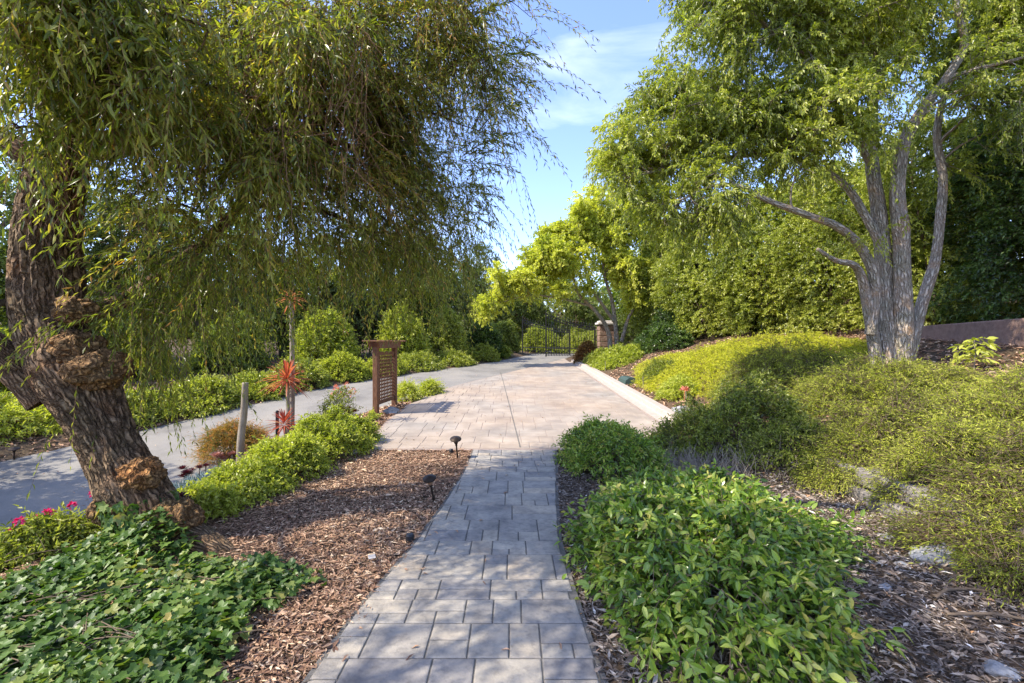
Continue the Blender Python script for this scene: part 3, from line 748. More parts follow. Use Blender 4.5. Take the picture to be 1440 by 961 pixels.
# curtain on the far side, hanging
K1 = [(P(440, 120, 4.9), (1.15, .7, .9)), (P(590, 60, 5.1), (.75, .7, .75)), (P(640, 20, 5.0), (.45, .6, .45)), (P(560, 220, 5.4), (.75, .6, .6), 1.2), (P(430, 270, 4.7), (.8, .4, .5), 1.2),
      (P(300, 170, 4.2), (.8, .4, .65), 1.1), (P(240, 290, 4.1), (.6, .3, .4), .9), (P(330, 30, 4.6), (.9, .7, .6)), (P(600, 300, 5.7), (.5, .45, .4), 1.1), (P(530, 320, 5.2), (.5, .4, .3), 1.), (P(655, 170, 5.2), (.3, .4, .6), .8)]
crown(tb, cb, sub_l, K1, 88, 8, 6, .75, 26, .066, .0135, .6, .6, 'fold', .0024, .22, .45, .24, .2, .5, .2, rise=.1)
# long strands low on the right side of the curtain
def strands(px_list, n, spread, ln, kl, L, W, tint, kind='fold'):
    S_, D_ = [], []
    for (u, v, d) in px_list:
        p = P(u, v, d)
        S_.append(p + R.normal(0, 1, (n, 3)) * np.array(spread)); D_.append(R.normal(0, .35, (n, 3)) + np.array([0, 0, -.35]))
    S_, D_ = np.concatenate(S_), np.concatenate(D_); m_ = len(S_)
    sprays(cb, S_, D_, ln * R.uniform(.5, 1.3, m_), kl, L, W, .6, .5, tint + R.normal(0, .1, m_), .14, kind, .0022, 1, 6, .3)
strands([(480, 330, 4.9), (545, 345, 5.3), (600, 345, 5.6), (640, 330, 5.7), (560, 300, 5.4), (410, 330, 4.5), (660, 260, 5.4), (500, 250, 5.0), (340, 350, 4.2), (270, 375, 4.1), (210, 385, 4.0), (230, 435, 4.1), (180, 440, 4.0)], 52, (.2, .17, .15), .68, 30, .064, .013, .42)
# tips against the sky
tips = [((690, 60, 5.1), (775, 92, 5.0)), ((680, 130, 5.2), (755, 152, 5.1)), ((670, 190, 5.2), (742, 205, 5.2)), ((670, 20, 5.0), (705, 18, 4.9)), ((650, 230, 5.3), (722, 240, 5.2)), ((640, 270, 5.4), (712, 278, 5.3)), ((690, 100, 5.1), (748, 118, 5.), ), ((660, 215, 5.2), (735, 180, 5.2))]
S_ = np.array([P(*a) for a, b_ in tips]); E_ = np.array([P(*b_) for a, b_ in tips])
for q in range(7):
    jt = R.normal(0, .09, S_.shape)
    sprays(cb, S_ + jt, (E_ - S_) + np.array([0, 0, .12]) + jt, np.linalg.norm(E_ - S_, axis=1) * R.uniform(.7, 1.0, len(S_)), 22, .085, .0165, .2, .55, .3, .12, 'long', .003, 1, 6, .15)
# near, larger looking sprays at the upper left
crown(tb, cb, sub_l, [(P(120, 130, 2.9), (.35, .35, .5)), (P(260, 120, 3.2), (.45, .4, .45)), (P(60, 30, 2.9), (.45, .4, .4)), (P(330, 210, 3.6), (.4, .4, .35)), (P(180, 20, 3.0), (.5, .4, .35)), (P(430, 60, 3.6), (.5, .4, .35)), (P(30, 200, 2.9), (.2, .3, .3))],
      42, 6, 6, .46, 18, .082, .0175, .8, .65, 'long', .0022, .35, .45, .14, .16, .35, .0, rise=-.15)
# the rest of the crown: above and beside the viewpoint
crown(tb, cb, sub_l, [((-2.6, 1.2, 5.6), (1.9, 1.3, 1.0)), ((-4.4, 1.2, 5.0), (1.4, 1.1, 1.1)), ((-4.3, 1.6, 3.9), (.9, .7, .8), .8), ((-.8, .2, 5.4), (1.3, 1.2, .8)), ((-2.6, -.6, 5.2), (1.6, 1.0, 1.0))],
      38, 6, 5, .7, 20, .085, .016, .8, .55, 'fold', .003, .3, .4, .15, .15, .6, .1, rise=0)
# fine dead hanging twigs, rust coloured
n = 1000; pc = np.array([P(R.uniform(60, 520), R.uniform(-20, 230), R.uniform(3.4, 5.0)) for _ in range(n)])
t8 = np.linspace(0, 1, 7)[None, :, None]; dd = R.normal(0, .5, (n, 1, 3)) + np.array([0, 0, -.5]); l8 = R.uniform(.25, .7, (n, 1, 1))
q8 = pc[:, None] + dd * t8 * l8; q8[..., 2] -= .3 * l8[..., 0] * t8[..., 0] ** 2; q8 += R.normal(0, .008, q8.shape)
tubes(cb, q8, np.linspace(.0032, .0013, 7)[None], 3, 1)
tb.build('trunk', M['bark'], bigtree, smooth=True)
cb.build('crown', [M['weep'], M['rusttwig']], bigtree)
# burls
for (u, v, d, r, sq, sd) in BURLS:
    bb = Buf(); lump_mesh(bb, P(u, v, d), r, sd * 3.1, None, 56, .20, 0, sq, 3.2)
    bb.build('burl', M['burl'], bigtree, smooth=True)
# buttress roots
bb = Buf()
for (pts, r) in (([P(262, 770, 3.5), P(300, 785, 3.45), P(340, 800, 3.4), (-2.0, 3.25, -.03)], [.17, .13, .08, .03]), ([P(230, 775, 3.45), P(240, 810, 3.2), (-2.5, 3.0, .02), (-2.45, 2.7, -.04)], [.16, .11, .06, .03]), ([P(215, 770, 3.6), P(150, 800, 3.5), (-3.3, 3.5, -.1), (-3.6, 3.6, -.2)], [.16, .11, .07, .03])):
    bark_tube(bb, pts, r, 26, 40, .14, .14, 9.1 + len(bb.v), fr=5)
bb.build('root', M['bark'], bigtree, smooth=True)

# ivy at its foot and climbing
iv = Buf()
n = 8200
poly = np.array([P(u, v, CAMZ * 640 / (v - 480))[:2] for u, v in ((-120, 961), (-60, 870), (60, 805), (150, 770), (230, 770), (300, 800), (400, 805), (445, 818), (400, 850), (350, 872), (330, 905), (300, 961), (280, 1100), (-150, 1200))])
def inpoly(x, y, pl):
    c_ = np.zeros(len(x), bool); j_ = len(pl) - 1
    for i_ in range(len(pl)):
        xi, yi, xj, yj = *pl[i_], *pl[j_]
        c_ ^= ((yi > y) != (yj > y)) & (x < (xj - xi) * (y - yi) / (yj - yi + 1e-12) + xi); j_ = i_
    return c_
x = R.uniform(-4.4, -1.2, n * 3); y = R.uniform(1.4, 4.2, n * 3); ok = inpoly(x + R.normal(0, .05, n * 3), y + R.normal(0, .05, n * 3), poly); x, y = x[ok], y[ok]; n = len(x)
hh = .03 + .09 * R.random(n) + .05 * fbm(x * 3, y * 3, 0, 2) + .24 * np.exp(-((x + 2.62) ** 2 + (y - 3.4) ** 2) / .05)
a = R.uniform(0, 6.283, n)
D = np.stack([np.cos(a), np.sin(a) - .25, R.normal(-.35, .25, n)], -1)
L = R.uniform(.03, .074, n)
leaves(iv, np.stack([x, y, H(x, y) + np.maximum(hh, .02)], -1), D, L, L * R.uniform(.9, 1.1, n), np.clip(R.normal(.42, .2, n) + .15 * fbm(x * 2, y * 2, 5, 2), 0, 1), 0, 'ivy', jit=.3, curl=.15)
# climbing leaves on the trunk front
tr, trr = lim[0]
n2 = 620; ki = (R.random(n2) ** 1.7 * len(tr) * .17).astype(int); a = R.uniform(-2.6, .2, n2)
nrmv = np.stack([np.cos(a), np.sin(a), .15 + 0 * a], -1)
px_ = tr[ki] + nrmv * (trr[ki] * 1.12 + .04)[:, None]
leaves(iv, px_, np.stack([R.normal(0, .5, n2), R.normal(0, .3, n2), -np.ones(n2)], -1), R.uniform(.05, .09, n2), R.uniform(.045, .085, n2), np.clip(R.normal(.5, .2, n2), 0, 1), 0, 'ivy', up=nrmv, jit=.25)
ns = 160; k_ = R.integers(0, n, ns); p0 = np.stack([x[k_], y[k_], H(x[k_], y[k_]) + .05], -1); a = R.uniform(0, 6.283, ns)
t6 = np.linspace(0, 1, 6)[None, :, None]; q6 = p0[:, None] + np.stack([np.cos(a), np.sin(a), 0 * a], -1)[:, None] * t6 * .4; q6[..., 2] += .03 * np.sin(t6[..., 0] * 3.1)
tubes(iv, q6, np.full((1, 6), .003), 4, 1)
tag(iv.build('ivy', [M['ivy'], M['twig']]), 'dark green ivy carpet spreading round the foot of the leaning tree', 'ivy', kind='stuff')

# ------------------------------------------------------------------ the multi-stemmed tree on the right
RB = np.array([6.35, 7.7, float(H(6.35, 7.7))])
rt = thing('multi_stem_tree', RB, 'tall grey multi-stemmed tree on the right bank with bright drooping leaves', 'tree')
tb, cb = Buf(), Buf(); lim = []
def rl(px, r0, r1, s, sides=20, per=22, ridge=.09, flare=0.):
    pts = [P(*q) for q in px]
    lim.append(bark_tube(tb, pts, np.linspace(r0, r1, len(pts)) * .66, sides, per, ridge, .1, s, fr=4, flare=flare))
rl([(1252, 560, 7.55), (1250, 520, 7.6), (1248, 470, 7.65), (1245, 400, 7.7), (1240, 340, 7.75), (1234, 285, 7.8), (1226, 230, 7.85), (1226, 170, 7.9), (1232, 90, 8.), (1240, -20, 8.1), (1250, -160, 8.2), (1240, -330, 8.3)], .24, .05, 1.1, 40, 36, .12, .25)
rl([(1274, 552, 7.5), (1272, 500, 7.5), (1270, 420, 7.5), (1268, 340, 7.5), (1262, 270, 7.55), (1272, 200, 7.6), (1300, 150, 7.6), (1330, 110, 7.6), (1356, 62, 7.6), (1345, 0, 7.6), (1350, -120, 7.7)], .22, .05, 2.2, 36, 36, .1)
rl([(1236, 545, 7.6), (1230, 490, 7.6), (1220, 430, 7.55), (1212, 390, 7.5), (1200, 372, 7.4), (1175, 366, 7.2), (1150, 350, 7.)], .16, .035, 3.3, 30, 30)
rl([(1280, 500, 7.65), (1296, 430, 7.75), (1314, 370, 7.85), (1322, 310, 7.9), (1326, 250, 7.95), (1318, 190, 8.), (1330, 130, 8.1), (1370, 40, 8.2), (1400, -80, 8.3)], .14, .045, 4.4, 28, 30)
rl([(1224, 470, 7.55), (1230, 400, 7.5), (1212, 350, 7.45), (1180, 320, 7.3), (1135, 302, 7.2), (1080, 282, 7.1), (1040, 262, 7.05), (1000, 262, 7.1), (960, 280, 7.2)], .13, .025, 5.1)
rl([(1242, 350, 7.7), (1215, 300, 7.8), (1190, 262, 7.9), (1150, 235, 7.9), (1090, 218, 7.9), (1020, 222, 7.9), (950, 235, 7.9), (880, 250, 7.9)], .11, .02, 6.3)
rl([(1230, 240, 7.85), (1205, 190, 7.8), (1185, 140, 7.7), (1160, 108, 7.6), (1110, 60, 7.5), (1060, 20, 7.4), (1000, -60, 7.4)], .10, .025, 7.7)
rl([(1228, 200, 7.9), (1160, 165, 8.3), (1080, 150, 8.6), (1000, 140, 8.7), (930, 160, 8.7)], .08, .02, 8.1)
rl([(1330, 110, 7.6), (1380, 95, 7.5), (1440, 80, 7.4), (1520, 50, 7.4)], .06, .02, 9.4)
rl([(1232, 80, 8.), (1150, -40, 8.), (1060, -140, 8.), (980, -230, 8.1)], .09, .025, 10.2)
crown(tb, cb, lim, [(P(1010, 100, 7.6), (1.15, 1.2, .8)), (P(935, 195, 7.9), (.95, 1., .5), 2.2), (P(960, 130, 7.8), (.8, .9, .5), 1.6), (P(865, 225, 8.1), (.5, .7, .3), 1.8), (P(1100, 160, 7.6), (1.2, 1.2, .7)), (P(1020, -30, 7.6), (.9, 1.2, .9)), (P(1140, 40, 7.5), (1.3, 1.3, .9)),
      (P(1250, 20, 8.), (1.3, 1.4, 1.1), .7), (P(1390, 60, 8.), (1.3, 1.3, 1.0), .8), (P(1180, -150, 8.), (2.0, 1.7, 1.2), .4), (P(1350, -140, 8.2), (2.0, 1.7, 1.2), .4), (P(1200, -330, 8.2), (2.2, 1.8, 1.5), .25), (P(1310, 90, 7.0), (.9, .7, .6), 1.1), (P(1420, 150, 7.2), (.7, .8, .6), 1.1), (P(1240, 140, 6.9), (.8, .6, .4), .9), (P(850, 240, 8.), (.45, .6, .25), 1.5), (P(1380, 230, 7.6), (.7, .6, .3), .5), (P(990, 235, 7.4), (.8, .8, .35)), (P(930, 270, 7.3), (.6, .6, .25)), (P(1080, 255, 7.2), (.7, .7, .3), .8), (P(1180, 130, 6.9), (.9, .6, .6), .7), (P(1040, 300, 7.2), (.4, .4, .15), 1.5), (P(960, 310, 7.4), (.5, .5, .2), 1.5), (P(900, 290, 7.6), (.5, .5, .2), 1.4), (P(1120, 320, 7.0), (.35, .4, .12), 1.4), (P(1180, 240, 6.9), (.5, .4, .3), 1.), (P(1060, 275, 6.9), (.45, .4, .2), 1.5), (P(1130, 210, 7.2), (.6, .5, .3), 1.), (P(1135, 345, 6.9), (.25, .3, .12), 2.2)],
      320, 8, 6, .36, 17, .08, .028, .55, .75, 'fold', .0024, .45, .45, .2, .18, .5, .15, rise=.1)
# small shoots on the stems
sp = np.array([P(u, v, 7.35) for u, v in ((1170, 300), (1190, 330), (1160, 345), (1215, 350), (1245, 330), (1150, 310), (1255, 215), (1240, 210), (1275, 310), (1130, 290), (1200, 340))]); sp = np.repeat(sp, 5, 0) + R.normal(0, .07, (55, 3))
sprays(cb, sp, R.normal(0, 1, (55, 3)) + [0, 0, .4], .28, 12, .075, .024, .5, .8, .6, .15, 'fold', .0024, 1, 5, .4)
tb.build('trunk', M['greybark'], rt, smooth=True)
cb.build('crown', [M['ash'], M['paletwig']], rt)

# ------------------------------------------------------------------ generic background tree
def tree(name, label, x, y, h, r, mat, wood='twig', K=26, S=5, Tn=4, L=.15, W=.06, tint=.5, group=None, low=.25, trunk_r=None, lean=(0, 0), squash=1., kind='fold', k=9, ln=.5, bushy=1.):
    z = float(H(x, y)); th = thing(name, (x, y, z), label, 'tree', group)
    tb, cb = Buf(), Buf(); tr_ = trunk_r or .035 * h ** .9 + .02
    top = np.array([x + lean[0], y + lean[1], z + h * .8])
    b0 = np.array([x, y, z - .1]); md = (b0 + top) / 2 + np.array([R.normal(0, .03 * h), R.normal(0, .03 * h), 0])
    ls = [bark_tube(tb, [b0, (b0 + md) / 2 + R.normal(0, .015 * h, 3), md, top], [tr_, tr_ * .8, tr_ * .6, tr_ * .2], 14, 8, .1, .1, x, flare=.3)]
    for q in range(5):
        a = q * 2.4 + R.random(); t = .3 + .12 * q
        s0 = b0 + (top - b0) * t; e = s0 + np.array([math.cos(a) * r * .7, math.sin(a) * r * .7, h * .22])
        ls.append(bark_tube(tb, [s0, (s0 + e) / 2 + [0, 0, -.04 * h], e], [tr_ * .5, tr_ * .35, tr_ * .12], 8, 6, .1, .1, x + q))
    cz = z + h * (low + (1 - low) / 2); hz = h * (1 - low) / 2
    bl_ = [((x + lean[0] * .5, y + lean[1] * .5, cz), (r * .9, r * .9, hz * .95))]
    for q in range(7):
        a = q * .9 + R.random() * .5
        bl_.append(((x + lean[0] * .5 + math.cos(a) * r * .55, y + lean[1] * .5 + math.sin(a) * r * .55, cz + R.uniform(-.6, .6) * hz), (r * .5, r * .5, hz * .42)))
    crown(tb, cb, ls, bl_, K, S, Tn, ln, k, L, W, .35, .8, kind, .004, .25, tint, .22, .16, .28 * r + .15, .2, rise=.2)
    tb.build('trunk', M[wood], th, smooth=True); cb.build('crown', [mat, M[wood]], th)
    return th

# ------------------------------------------------------------------ lime tree by the gate
ML = np.array([4.75, 21., float(H(4.75, 21))])
mt = thing('lime_green_tree', ML, 'spreading lime green tree beside the gate pillar with pale forked trunk', 'tree')
tb, cb = Buf(), Buf(); lim = []
rl([(870, 512, 21.), (868, 490, 21.), (866, 460, 21.), (860, 420, 21.), (850, 385, 21.), (846, 330, 21.2), (848, 285, 21.4)], .2, .05, 1.1, 16, 12)
rl([(858, 505, 20.8), (856, 468, 20.8), (840, 440, 20.6), (815, 415, 20.3), (805, 390, 20.), (780, 365, 19.8)], .17, .045, 2.1, 14, 12)
rl([(866, 455, 21.), (845, 425, 20.7), (828, 400, 20.5), (822, 370, 20.4), (815, 330, 20.4)], .12, .04, 3.1, 12, 12)
rl([(874, 480, 21.), (885, 445, 21.), (900, 420, 21.), (915, 390, 21.2)], .14, .04, 4.1, 12, 12)
rl([(830, 430, 20.5), (790, 420, 20.), (745, 415, 19.6), (705, 425, 19.4)], .08, .03, 5.1, 10, 10)
crown(tb, cb, lim, [(P(730, 392, 19.8), (1.4, 1.3, .6)), (P(692, 425, 19.5), (.65, .9, .4)), (P(790, 365, 20.2), (1.6, 1.4, .8)), (P(850, 320, 21.), (1.7, 1.5, 1.2)), (P(820, 290, 21.), (.9, 1., .55), .9), (P(885, 380, 21.), (1.3, 1.3, .9)), (P(800, 405, 20.), (1.3, 1.2, .3), .8), (P(900, 425, 21.), (.9, .9, .4), .8), (P(925, 340, 21.5), (1.1, 1.2, 1.)), (P(715, 370, 20.), (.7, .7, .5)), (P(770, 330, 20.5), (.7, .8, .6)), (P(900, 290, 21.5), (1., 1., .7))],
      210, 7, 6, .45, 11, .13, .085, .3, .85, 'fold', .004, .15, .5, .25, .18, .45, .1, rise=.1)
tb.build('trunk', M['greybark'], mt, smooth=True); cb.build('crown', [M['maple'], M['paletwig']], mt)

# ------------------------------------------------------------------ hedge of tall shrubs on the right
hl = [(10.2, 6.2, 4.4, 1.6, 'darkhedge', 'dark glossy tall shrub behind the brown wall, at the right edge'), (10.2, 8.4, 4.4, 1.5, 'darkhedge', 'dark tall shrub right behind the multi-stemmed tree and brown wall'), (9.9, 10.6, 4.7, 1.5, 'hedge', 'tall green shrub behind the left stem of the grey tree'),
      (9.5, 12.9, 4.6, 1.6, 'hedge', 'bright tall shrub with a rounded top left of the grey trunk'), (8.9, 15.4, 4.8, 1.7, 'hedge', 'bright yellow green tall shrub behind the golden ground cover'), (7.9, 18., 5.0, 1.7, 'hedge', 'tall green shrub at the far end of the hedge, nearest the lime tree'), (7.4, 21.2, 4.6, 1.7, 'hedge', 'tall green shrub just right of the lime tree crown')]
for (x, y, h, r, mk, lb) in hl:
    z = float(H(x, y)); th = thing('tall_shrub', (x, y, z), lb, 'shrub', 'tall shrubs forming the hedge behind the bank')
    bb = Buf(); n = int(5600 * (1.25 if y < 9 else 1.))
    a = R.uniform(0, 6.283, n); zz = R.random(n) ** .9
    prof = np.interp(zz, [0, .08, .5, .85, 1], [.86, .98, 1.02, .8, .25])
    q = 1 - .38 * R.random(n) ** 1.7
    wob = 1 + .30 * fbm(np.cos(a) * 2.4 + x, np.sin(a) * 2.4 + y, zz * 5, 3)
    X = x + np.cos(a) * r * prof * q * wob; Y = y + np.sin(a) * r * 1.25 * prof * q * wob; Z = z + zz * h * (1 + .08 * fbm(np.cos(a) * 2, np.sin(a) * 2, x, 2))
    D = np.stack([np.cos(a), np.sin(a), .15 + .5 * zz], -1) + R.normal(0, .45, (n, 3))
    lf = .075 if y < 14 else .095
    tn = np.clip(.52 + .32 * fbm(X * 1.4, Y * 1.1, Z * 1.1, 2) + R.normal(0, .1, n), 0, 1)
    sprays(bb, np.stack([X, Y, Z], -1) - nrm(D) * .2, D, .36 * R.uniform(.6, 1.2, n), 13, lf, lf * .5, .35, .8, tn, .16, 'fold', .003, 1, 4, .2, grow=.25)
    bb.build('foliage', [M[mk], M['twig']], th)
    sb = Buf(); e = R.choice(n, 18, replace=False)
    b0 = np.stack([x + R.normal(0, .15, 18), y + R.normal(0, .15, 18), np.full(18, z - .1)], -1); b1 = np.stack([x + (X[e] - x) * .8, y + (Y[e] - y) * .8, Z[e]], -1)
    t = np.linspace(0, 1, 7)[None, :, None]; m_ = b0 * .6 + b1 * .4 + np.array([0, 0, .5])
    tubes(sb, (1 - t) ** 2 * b0[:, None] + 2 * t * (1 - t) * m_[:, None] + t ** 2 * b1[:, None], np.linspace(.045, .01, 7)[None], 6)
    sb.build('stem', M['twig'], th, smooth=True)

# taller trees further back on the right and behind the gate
BG = [(14.5, 11., 9.5, 3.0, 'bgdark', 'dark tall tree filling the right edge behind the hedge'), (15, 17.5, 7., 2.8, 'bgdark', 'dark tree behind the right hedge, glimpsed through the grey tree'), (13., 25., 6.5, 2.8, 'bgtree', 'tree behind the far right hedge, seen under the drooping branches'),
      (9.2, 29., 6.5, 2.6, 'bgtree', 'dark tree beyond the gate, behind the lime tree'), (4.8, 35., 6.8, 3., 'bgtree', 'dark tree straight beyond the gate leaves'), (1.2, 37., 7.0, 2.6, 'bgtree', 'green tree beyond the gate with a rounded top under the open sky'),
      (-2.6, 33.5, 8.0, 2.5, 'bgdark', 'dark upright tree left of the lime tree, against the sky'), (-5.2, 27., 7.0, 2.3, 'bgdark', 'dark tree behind the right side of the hanging curtain'), (-5., 22.5, 6.6, 2.4, 'bgtree', 'green tree across the drive behind the trellis'), (-7.4, 21.5, 6.8, 2.4, 'bgdark', 'dark tree across the drive, between the trellis and the red cordylines'),
      (-10., 20.0, 6.6, 2.5, 'bgtree', 'green tree across the drive behind the red cordylines'), (-12.5, 18.5, 6.6, 2.6, 'bgtree', 'green tree across the drive behind the wooden stake'), (-15., 17., 7.2, 2.7, 'bgdark', 'dark tree across the drive, right of the leaning trunk'), (-15.6, 13., 7.4, 2.6, 'bgtree', 'green tree across the drive behind the leaning trunk'), (-17.5, 11., 7.5, 2.7, 'bgdark', 'dark tree at the left edge across the drive')]
for (x, y, h, r, mk, lb) in BG:
    tree('woodland_tree', lb, x, y, h, r, M[mk], K=60, S=7, Tn=5, L=.15, W=.075, tint=.5, group='trees beyond the drive and gate', low=.02, ln=.55)
tree('shade_tree', 'tree left of the view that shades the near drive', -9.9, 3.5, 6.2, 2.7, M['bgtree'], K=80, S=7, Tn=5, L=.12, W=.055, low=.3)
tree('shade_tree', 'second tree left of the view that shades the drive', -13.2, 5.6, 5.6, 2.2, M['bgtree'], K=60, S=6, Tn=5, L=.12, W=.055, low=.3)

# ------------------------------------------------------------------ plants right of the path
glossy = dict(kind='long', droop=.35, ang=.85, grow=.35)
def gloss_front():
    mound('glossy_shrub', 'broad glossy green shrub spilling over the right edge of the path in the foreground', 'shrub', (1.52, 3.62), .98, 1.42, .36, M['glossy'], 2600, .068, .032, 9, .25, rot=-.27, tint=.48, lumps=.55, fr=2.4, twig=.0028, shell=.8, stems=26, hang=.25, pw=3.2, **glossy)
gloss_front()
mound('glossy_shrub', 'smaller dense green shrub at the corner where the path meets the paving', 'shrub', (1.28, 5.78), .68, .72, .50, M['glossy'], 1700, .05, .022, 9, .17, tint=.45, lumps=.35, fr=3, stems=16, twig=.002, hang=.1, kind='fold', droop=.2, grow=.35, pw=3)
mound('dark_shrub', 'dark leafy shrub below the golden ground cover, behind the dry twigs', 'shrub', (3.1, 6.55), 1.0, .85, .58, M['hedge'], 1900, .055, .022, 10, .24, tint=.3, lumps=.6, fr=3., stems=18, grow=.3)
mound('dark_shrub', 'mid green shrub between the dry twigs and the block wall', 'shrub', (3.35, 5.55), .55, .5, .36, M['olive'], 700, .045, .018, 10, .2, tint=.35, lumps=.4, fr=2.4, stems=10)
# dry brush
th = thing('dry_brush', (2.3, 5.55, float(H(2.3, 5.55))), 'leafless brown dry twigs between the two glossy shrubs and the dark shrub', 'dry shrub')
bb = Buf(); n = 900
x = 2.25 + R.normal(0, .42, n); y = 5.55 + R.normal(0, .26, n); p0 = np.stack([x, y, H(x, y)], -1); dd = R.normal(0, .6, (n, 3)) + [0, 0, .75]; l_ = R.uniform(.1, .34, n)
t = np.linspace(0, 1, 5)[None, :, None]; q = p0[:, None] + nrm(dd)[:, None] * t * l_[:, None, None] + np.cumsum(R.normal(0, .008, (n, 5, 3)), 1)
tubes(bb, q, np.linspace(.0045, .0015, 5)[None], 4)
bb.build('twigs', M['paletwig'], th)

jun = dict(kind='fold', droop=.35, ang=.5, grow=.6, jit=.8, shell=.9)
GJ = 'feathery ground cover plants on the right bank'
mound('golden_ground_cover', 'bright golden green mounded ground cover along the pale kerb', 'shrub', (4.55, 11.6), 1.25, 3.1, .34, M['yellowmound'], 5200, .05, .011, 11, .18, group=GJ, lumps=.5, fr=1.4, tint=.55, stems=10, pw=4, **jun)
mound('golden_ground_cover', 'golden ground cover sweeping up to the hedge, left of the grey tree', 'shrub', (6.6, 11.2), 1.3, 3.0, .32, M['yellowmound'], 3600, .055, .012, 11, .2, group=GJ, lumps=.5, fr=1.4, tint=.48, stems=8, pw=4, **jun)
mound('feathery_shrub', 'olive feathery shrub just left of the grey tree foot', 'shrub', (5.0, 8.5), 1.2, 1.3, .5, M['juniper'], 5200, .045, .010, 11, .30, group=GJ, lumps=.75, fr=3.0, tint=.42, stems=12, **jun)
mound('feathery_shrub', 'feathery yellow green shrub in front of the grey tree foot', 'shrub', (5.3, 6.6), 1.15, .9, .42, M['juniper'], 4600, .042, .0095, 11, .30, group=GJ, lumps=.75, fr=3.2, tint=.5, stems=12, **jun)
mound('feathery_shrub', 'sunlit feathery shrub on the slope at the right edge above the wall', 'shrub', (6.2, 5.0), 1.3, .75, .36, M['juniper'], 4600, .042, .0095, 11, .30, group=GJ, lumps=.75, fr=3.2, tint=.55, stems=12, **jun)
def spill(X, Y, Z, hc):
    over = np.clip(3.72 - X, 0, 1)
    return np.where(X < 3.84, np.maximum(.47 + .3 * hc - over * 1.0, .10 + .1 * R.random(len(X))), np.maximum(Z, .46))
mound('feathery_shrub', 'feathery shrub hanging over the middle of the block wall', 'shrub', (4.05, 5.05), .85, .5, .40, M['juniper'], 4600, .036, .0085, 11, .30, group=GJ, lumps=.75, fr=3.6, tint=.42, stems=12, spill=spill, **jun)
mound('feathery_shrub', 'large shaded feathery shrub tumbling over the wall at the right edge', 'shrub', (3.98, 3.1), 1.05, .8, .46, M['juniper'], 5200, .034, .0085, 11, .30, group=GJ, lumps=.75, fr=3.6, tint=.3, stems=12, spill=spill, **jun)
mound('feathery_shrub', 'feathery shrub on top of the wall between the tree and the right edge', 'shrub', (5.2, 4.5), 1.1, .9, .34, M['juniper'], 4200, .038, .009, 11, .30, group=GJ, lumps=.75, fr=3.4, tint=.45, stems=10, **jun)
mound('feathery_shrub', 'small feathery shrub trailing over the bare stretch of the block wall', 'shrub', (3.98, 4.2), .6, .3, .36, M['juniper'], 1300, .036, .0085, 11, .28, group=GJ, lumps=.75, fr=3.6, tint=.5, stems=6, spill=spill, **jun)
mound('leafy_shrub', 'small lime leaved shrub beside the kerb, below the golden mound', 'shrub', (3.75, 10.3), .42, .75, .32, M['lime'], 700, .055, .03, 9, .14, lumps=.3, fr=3, tint=.6, stems=8)
mound('leafy_shrub', 'grey green leafy shrub in the middle of the golden ground cover', 'shrub', (4.0, 12.4), .5, .8, .42, M['olive'], 750, .05, .022, 9, .14, lumps=.3, fr=3, tint=.4, stems=8)
mound('leafy_shrub', 'bright green low shrub at the foot of the lime tree', 'shrub', (4.2, 17.6), .95, 1.5, .42, M['lime'], 1500, .09, .04, 9, .2, lumps=.4, fr=2, tint=.4, stems=8)
mound('leafy_shrub', 'dark green low shrub between the lime tree and the golden mound', 'shrub', (5.6, 17.4), .9, 1.3, .75, M['darkhedge'], 1400, .09, .04, 9, .2, lumps=.4, fr=2, tint=.5, stems=8)
mound('red_brown_shrub', 'small red brown shrub at the corner before the gate', 'shrub', (3.35, 20.6), .45, .55, .75, M['redbrown'], 900, .08, .035, 9, .2, lumps=.3, fr=2.5, tint=.5, stems=8)
mound('leafy_shrub', 'low lime green shrub behind the red brown one beside the pillar', 'shrub', (3.7, 19.4), .55, .7, .5, M['hedge'], 800, .08, .035, 9, .2, lumps=.3, fr=2.5, tint=.55, stems=8)
mound('leafy_shrub', 'dark shrub filling the foot of the hedge right of the lime tree', 'shrub', (6.7, 19.2), 1., 1.2, 1.5, M['darkhedge'], 1700, .09, .04, 9, .25, lumps=.4, fr=2, tint=.45, stems=8)

# young plant below the brown wall
p = np.array([6.9, 6.8]); pz = float(H(*p))
th = thing('young_plant', (p[0], p[1], pz), 'single young bright green plant standing below the brown wall', 'plant')
bb = Buf(); tubes(bb, np.array([[p[0], p[1], pz], [p[0] + .02, p[1], pz + .25], [p[0] + .01, p[1], pz + .48]]), np.array([.008, .006, .003]), 5); bb.build('stem', M['paletwig'], th)
bb = Buf(); S0 = np.array([[p[0], p[1], pz + z] for z in np.linspace(.15, .48, 14)]); a = np.arange(14) * 2.4
sprays(bb, S0, np.stack([np.cos(a), np.sin(a), .35 + 0 * a], -1), .22, 7, .11, .055, .4, .6, .75, .12, 'long', .003, 1, 5, .2)
bb.build('leaves', [M['lime'], M['paletwig']], th)

